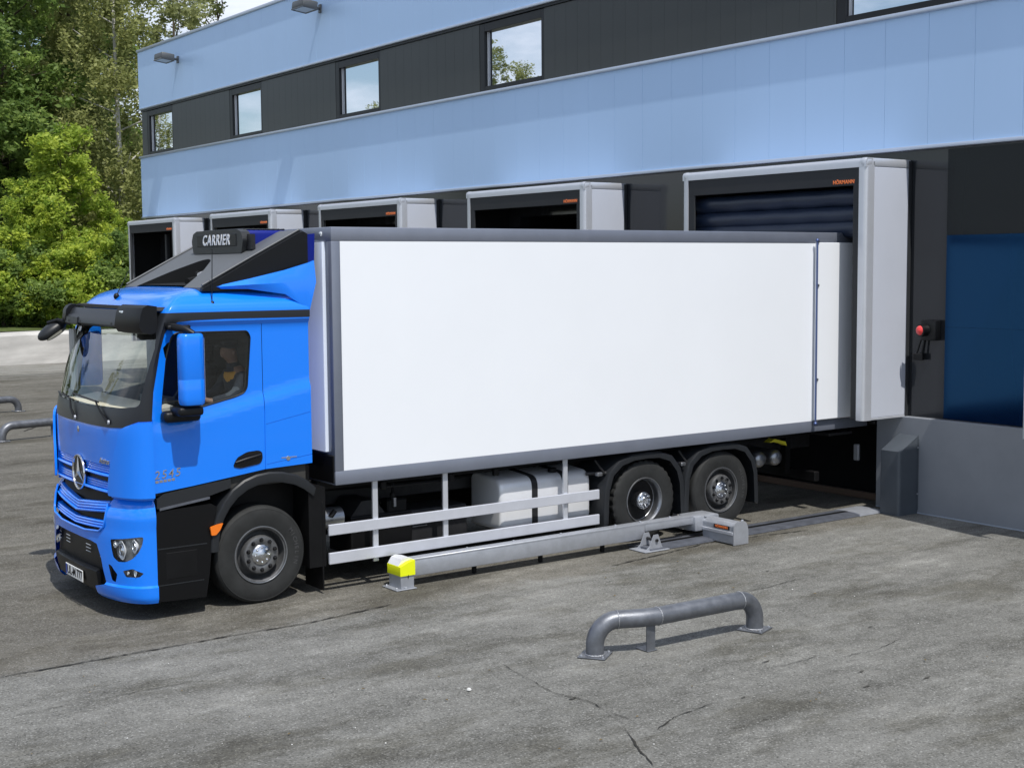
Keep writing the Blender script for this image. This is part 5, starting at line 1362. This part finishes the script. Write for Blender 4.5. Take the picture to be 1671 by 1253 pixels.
def crown_mesh(seed, blobs, n_leaf, size, name, hang=0.0):
    r = np.random.default_rng(seed)
    B = np.array(blobs); vol = np.prod(B[:, 3:6], axis=1)**(2/3); idx = r.choice(len(B), n_leaf, p=vol/vol.sum())
    # sub-clusters: leaves gather in clumps
    nc = max(12, n_leaf//55); cidx = r.choice(len(B), nc, p=vol/vol.sum())
    d = r.normal(size=(nc, 3)); d /= np.linalg.norm(d, axis=1)[:, None]
    rad = r.uniform(.45, 1.05, nc)[:, None]
    cc = B[cidx, :3]+d*rad*B[cidx, 3:6]
    which = r.integers(0, nc, n_leaf)
    cs = r.uniform(.30, .75, nc)*size*5
    off = r.normal(size=(n_leaf, 3))*cs[which][:, None]*np.array([1, 1, .75])*.55
    if hang: off[:, 2] -= np.abs(r.normal(size=n_leaf))*hang
    P_ = cc[which]+off
    t1 = r.normal(size=(n_leaf, 3)); t1[:, 2] *= .6; t1 /= np.linalg.norm(t1, axis=1)[:, None]
    t2 = r.normal(size=(n_leaf, 3)); t2 -= t1*np.sum(t1*t2, axis=1)[:, None]; t2 /= np.linalg.norm(t2, axis=1)[:, None]
    s = size*r.uniform(.55, 1.35, n_leaf)[:, None]
    V = np.empty((n_leaf*4, 3)); V[0::4] = P_-t1*s; V[1::4] = P_-t2*s*.48; V[2::4] = P_+t1*s; V[3::4] = P_+t2*s*.48
    me = bpy.data.meshes.new(name)
    me.vertices.add(n_leaf*4); me.vertices.foreach_set('co', V.ravel())
    me.loops.add(n_leaf*4); me.loops.foreach_set('vertex_index', np.arange(n_leaf*4, dtype=np.int32))
    me.polygons.add(n_leaf); me.polygons.foreach_set('loop_start', np.arange(0, n_leaf*4, 4, dtype=np.int32)); me.polygons.foreach_set('loop_total', np.full(n_leaf, 4, dtype=np.int32))
    me.update(calc_edges=True)
    ctint = np.clip(r.normal(.45, .25, nc), 0, 1)
    tint = np.clip(ctint[which]+r.normal(0, .16, n_leaf), 0, 1).astype(np.float32)
    a = me.attributes.new('tint', 'FLOAT', 'FACE'); a.data.foreach_set('value', tint)
    return me
def limb_mesh(seed, h, r0, blobs, lean=(0, 0)):
    m = MB(); rnd = random.Random(seed)
    tr = [(lean[0]*t+.12*math.sin(t*5+seed), lean[1]*t+.1*math.cos(t*4+seed), h*t) for t in [k/9 for k in range(10)]]
    m.tube(tr, [r0*(1-.82*k/9)*(1.35 if k == 0 else 1) for k in range(10)], 9)
    for b in blobs:
        t = max(.18, min(.92, (b[2]-.25*b[5]-.8)/h)); k = t*9; i = int(k); p = Vector(tr[i]).lerp(Vector(tr[min(9, i+1)]), k-i); q = Vector(b[:3])
        mid_ = p.lerp(q, .5)+Vector((rnd.uniform(-.3, .3), rnd.uniform(-.3, .3), rnd.uniform(-.1, .4)))
        rr_ = r0*.36*(1-.5*t); m.tube([p, mid_, q, q+(q-p)*.3], [rr_, rr_*.7, rr_*.4, rr_*.12], 6)
    return m
def blobs_for(seed, h, w, base, n):
    rnd = random.Random(seed); out = []
    for k in range(n):
        t = (k+.5)/n; z = base+(h-base)*t; rad = w*(math.sin(math.pi*min(1, .18+.80*t))**.7); a = k*2.4+rnd.uniform(-.4, .4); q = rad*rnd.uniform(.25, .75)
        s = rnd.uniform(.32, .5)*w*(1.05-.45*t)
        out.append((q*math.cos(a), q*math.sin(a), z, s, s, s*rnd.uniform(.6, .9)))
    return out
def place_tree(name, kind, x, y, z, rot, sc, label, cat, group):
    src = KIND[kind]
    r_ = thing(name, (x, y, z), label, cat, group); r_.rotation_euler = (0, 0, rot); r_.scale = (sc, sc, sc)
    for (nm, me) in src:
        o = bpy.data.objects.new(nm, me); COL.objects.link(o); o.parent = r_
    return r_
KIND = {}
def make_kind(key, seed, h, w, base, n, nl, size, lm, bark='bark', r0=.25, hang=0.):
    bl = blobs_for(seed, h, w, base, n)
    cm = crown_mesh(seed, bl, nl, size, 'crown', hang); cm.materials.append(M[lm])
    tm = limb_mesh(seed, h*.95, r0, bl).mesh('trunk'); tm.materials.append(M[bark]); tm.shade_smooth()
    KIND[key] = [('trunk', tm), ('crown', cm)]
make_kind('dark', 3, 21, 5.4, 2.5, 26, 44000, .135, 'leaf_dark', r0=.33)
make_kind('dark2', 8, 18, 4.8, 2.0, 22, 36000, .135, 'leaf_dark', r0=.3)
make_kind('olive', 5, 20, 4.2, 3.0, 22, 38000, .115, 'leaf_olive', r0=.24, hang=.5)
make_kind('birch', 12, 18, 3.3, 4.0, 18, 24000, .10, 'leaf_olive', 'birch_bark', .17, .7)
make_kind('pale', 15, 18, 4.2, 5.0, 16, 17000, .115, 'leaf_pale', r0=.2)
make_kind('young', 21, 8.0, 2.6, .6, 14, 22000, .10, 'leaf_bright', r0=.1)
make_kind('shrub', 25, 3.6, 2.1, .3, 11, 15000, .09, 'leaf_bright', r0=.07)
make_kind('shrub2', 28, 3.2, 2.3, .3, 11, 15000, .09, 'leaf_dark', r0=.07)
def at_px(px, y):     # ground point seen in photo column px at depth y (helper for planting)
    a = math.atan((px-835.5)/2229)+.6249
    return -4.145+math.tan(a)*(y+12.87)
G = 'trees beyond the retaining wall'
trees = [('dark', 20, 51, 0.3, 1.0, 'tall dense dark green tree at the left edge of the photo'),
         ('dark2', 95, 56, 2.1, 1.1, 'dark green tree right of the densest tree at the left edge'),
         ('olive', 130, 52, 1.2, 1.0, 'tall olive green tree with drooping twigs, left of the birch'),
         ('birch', 205, 47, 4.0, 1.0, 'slender pale barked birch next to the warehouse corner'),
         ('olive', 190, 58, 3.3, 1.02, 'olive green tree standing behind the birch by the warehouse'),
         ('pale', 300, 60, .8, 1.02, 'thin pale green tree top rising above the left end of the roof'),
         ('pale', 372, 66, 2.6, 1.08, 'pale tree top above the roof edge, farther right of the two'),
         ('dark2', -70, 49, 5.0, 1.0, 'dark tree beyond the left edge, next to the densest tree'),
         ('olive', 60, 63, 5.5, 1.1, 'olive tree seen through the gaps behind the dark trees')]
for (k, px, y, rot, sc, lab) in trees: place_tree('tree', k, at_px(px, y), y, 1.5, rot, sc, lab, 'tree', G)
for i, (x, y, k, sc) in enumerate([(-2, 62, 'birch', .62), (-9, 63, 'dark2', .55), (-15, 60, 'birch', .66), (-24.5, 62, 'pale', .93), (-28.5, 63, 'birch', .88), (4, 60, 'dark2', .78), (9, 57, 'dark', .8)]):
    place_tree('tree', k, x, y, 1.5, i*1.3, sc, ['slim', 'round', 'airy', 'pale', 'broad', 'leafy', 'big'][i]+' tree left of the view, reflected in the warehouse windows', 'tree', 'trees reflected in the windows')
G2 = 'shrubs on the bank above the retaining wall'
shr = [('young', 110, 44.0, .2, 1.0, 'tallest bright yellow green young tree above the pale wall'),
       ('young', 45, 44.5, 2.0, .72, 'bright young tree left of the tallest yellow green one'),
       ('young', 185, 44.5, 4.0, .62, 'bright green young tree closest to the warehouse'),
       ('shrub', 10, 42.3, .5, 1.0, 'yellow green shrub at the left edge above the pale wall'),
       ('shrub2', 62, 42.6, 1.5, .95, 'darker green shrub between two yellow green shrubs'),
       ('shrub', 100, 42.0, 2.5, .85, 'yellow green shrub overhanging the wall left of the truck mirror'),
       ('shrub', 150, 42.2, 3.5, 1.0, 'yellow green shrub behind the roof front of the blue cab'),
       ('shrub2', 200, 42.5, 4.5, 1.1, 'dark green shrub beside the farthest dock shelter'),
       ('shrub', 240, 42.5, 5.5, 1.0, 'yellow green shrub half hidden behind the farthest dock shelter'),
       ('shrub2', -35, 42.5, .9, 1.1, 'dark shrub just past the left edge above the wall')]
for (k, px, y, rot, sc, lab) in shr: place_tree('shrub' if 'shrub' in k else 'tree', k, at_px(px, y), y, 1.3, rot, sc, lab, 'shrub' if 'shrub' in k else 'tree', G2)
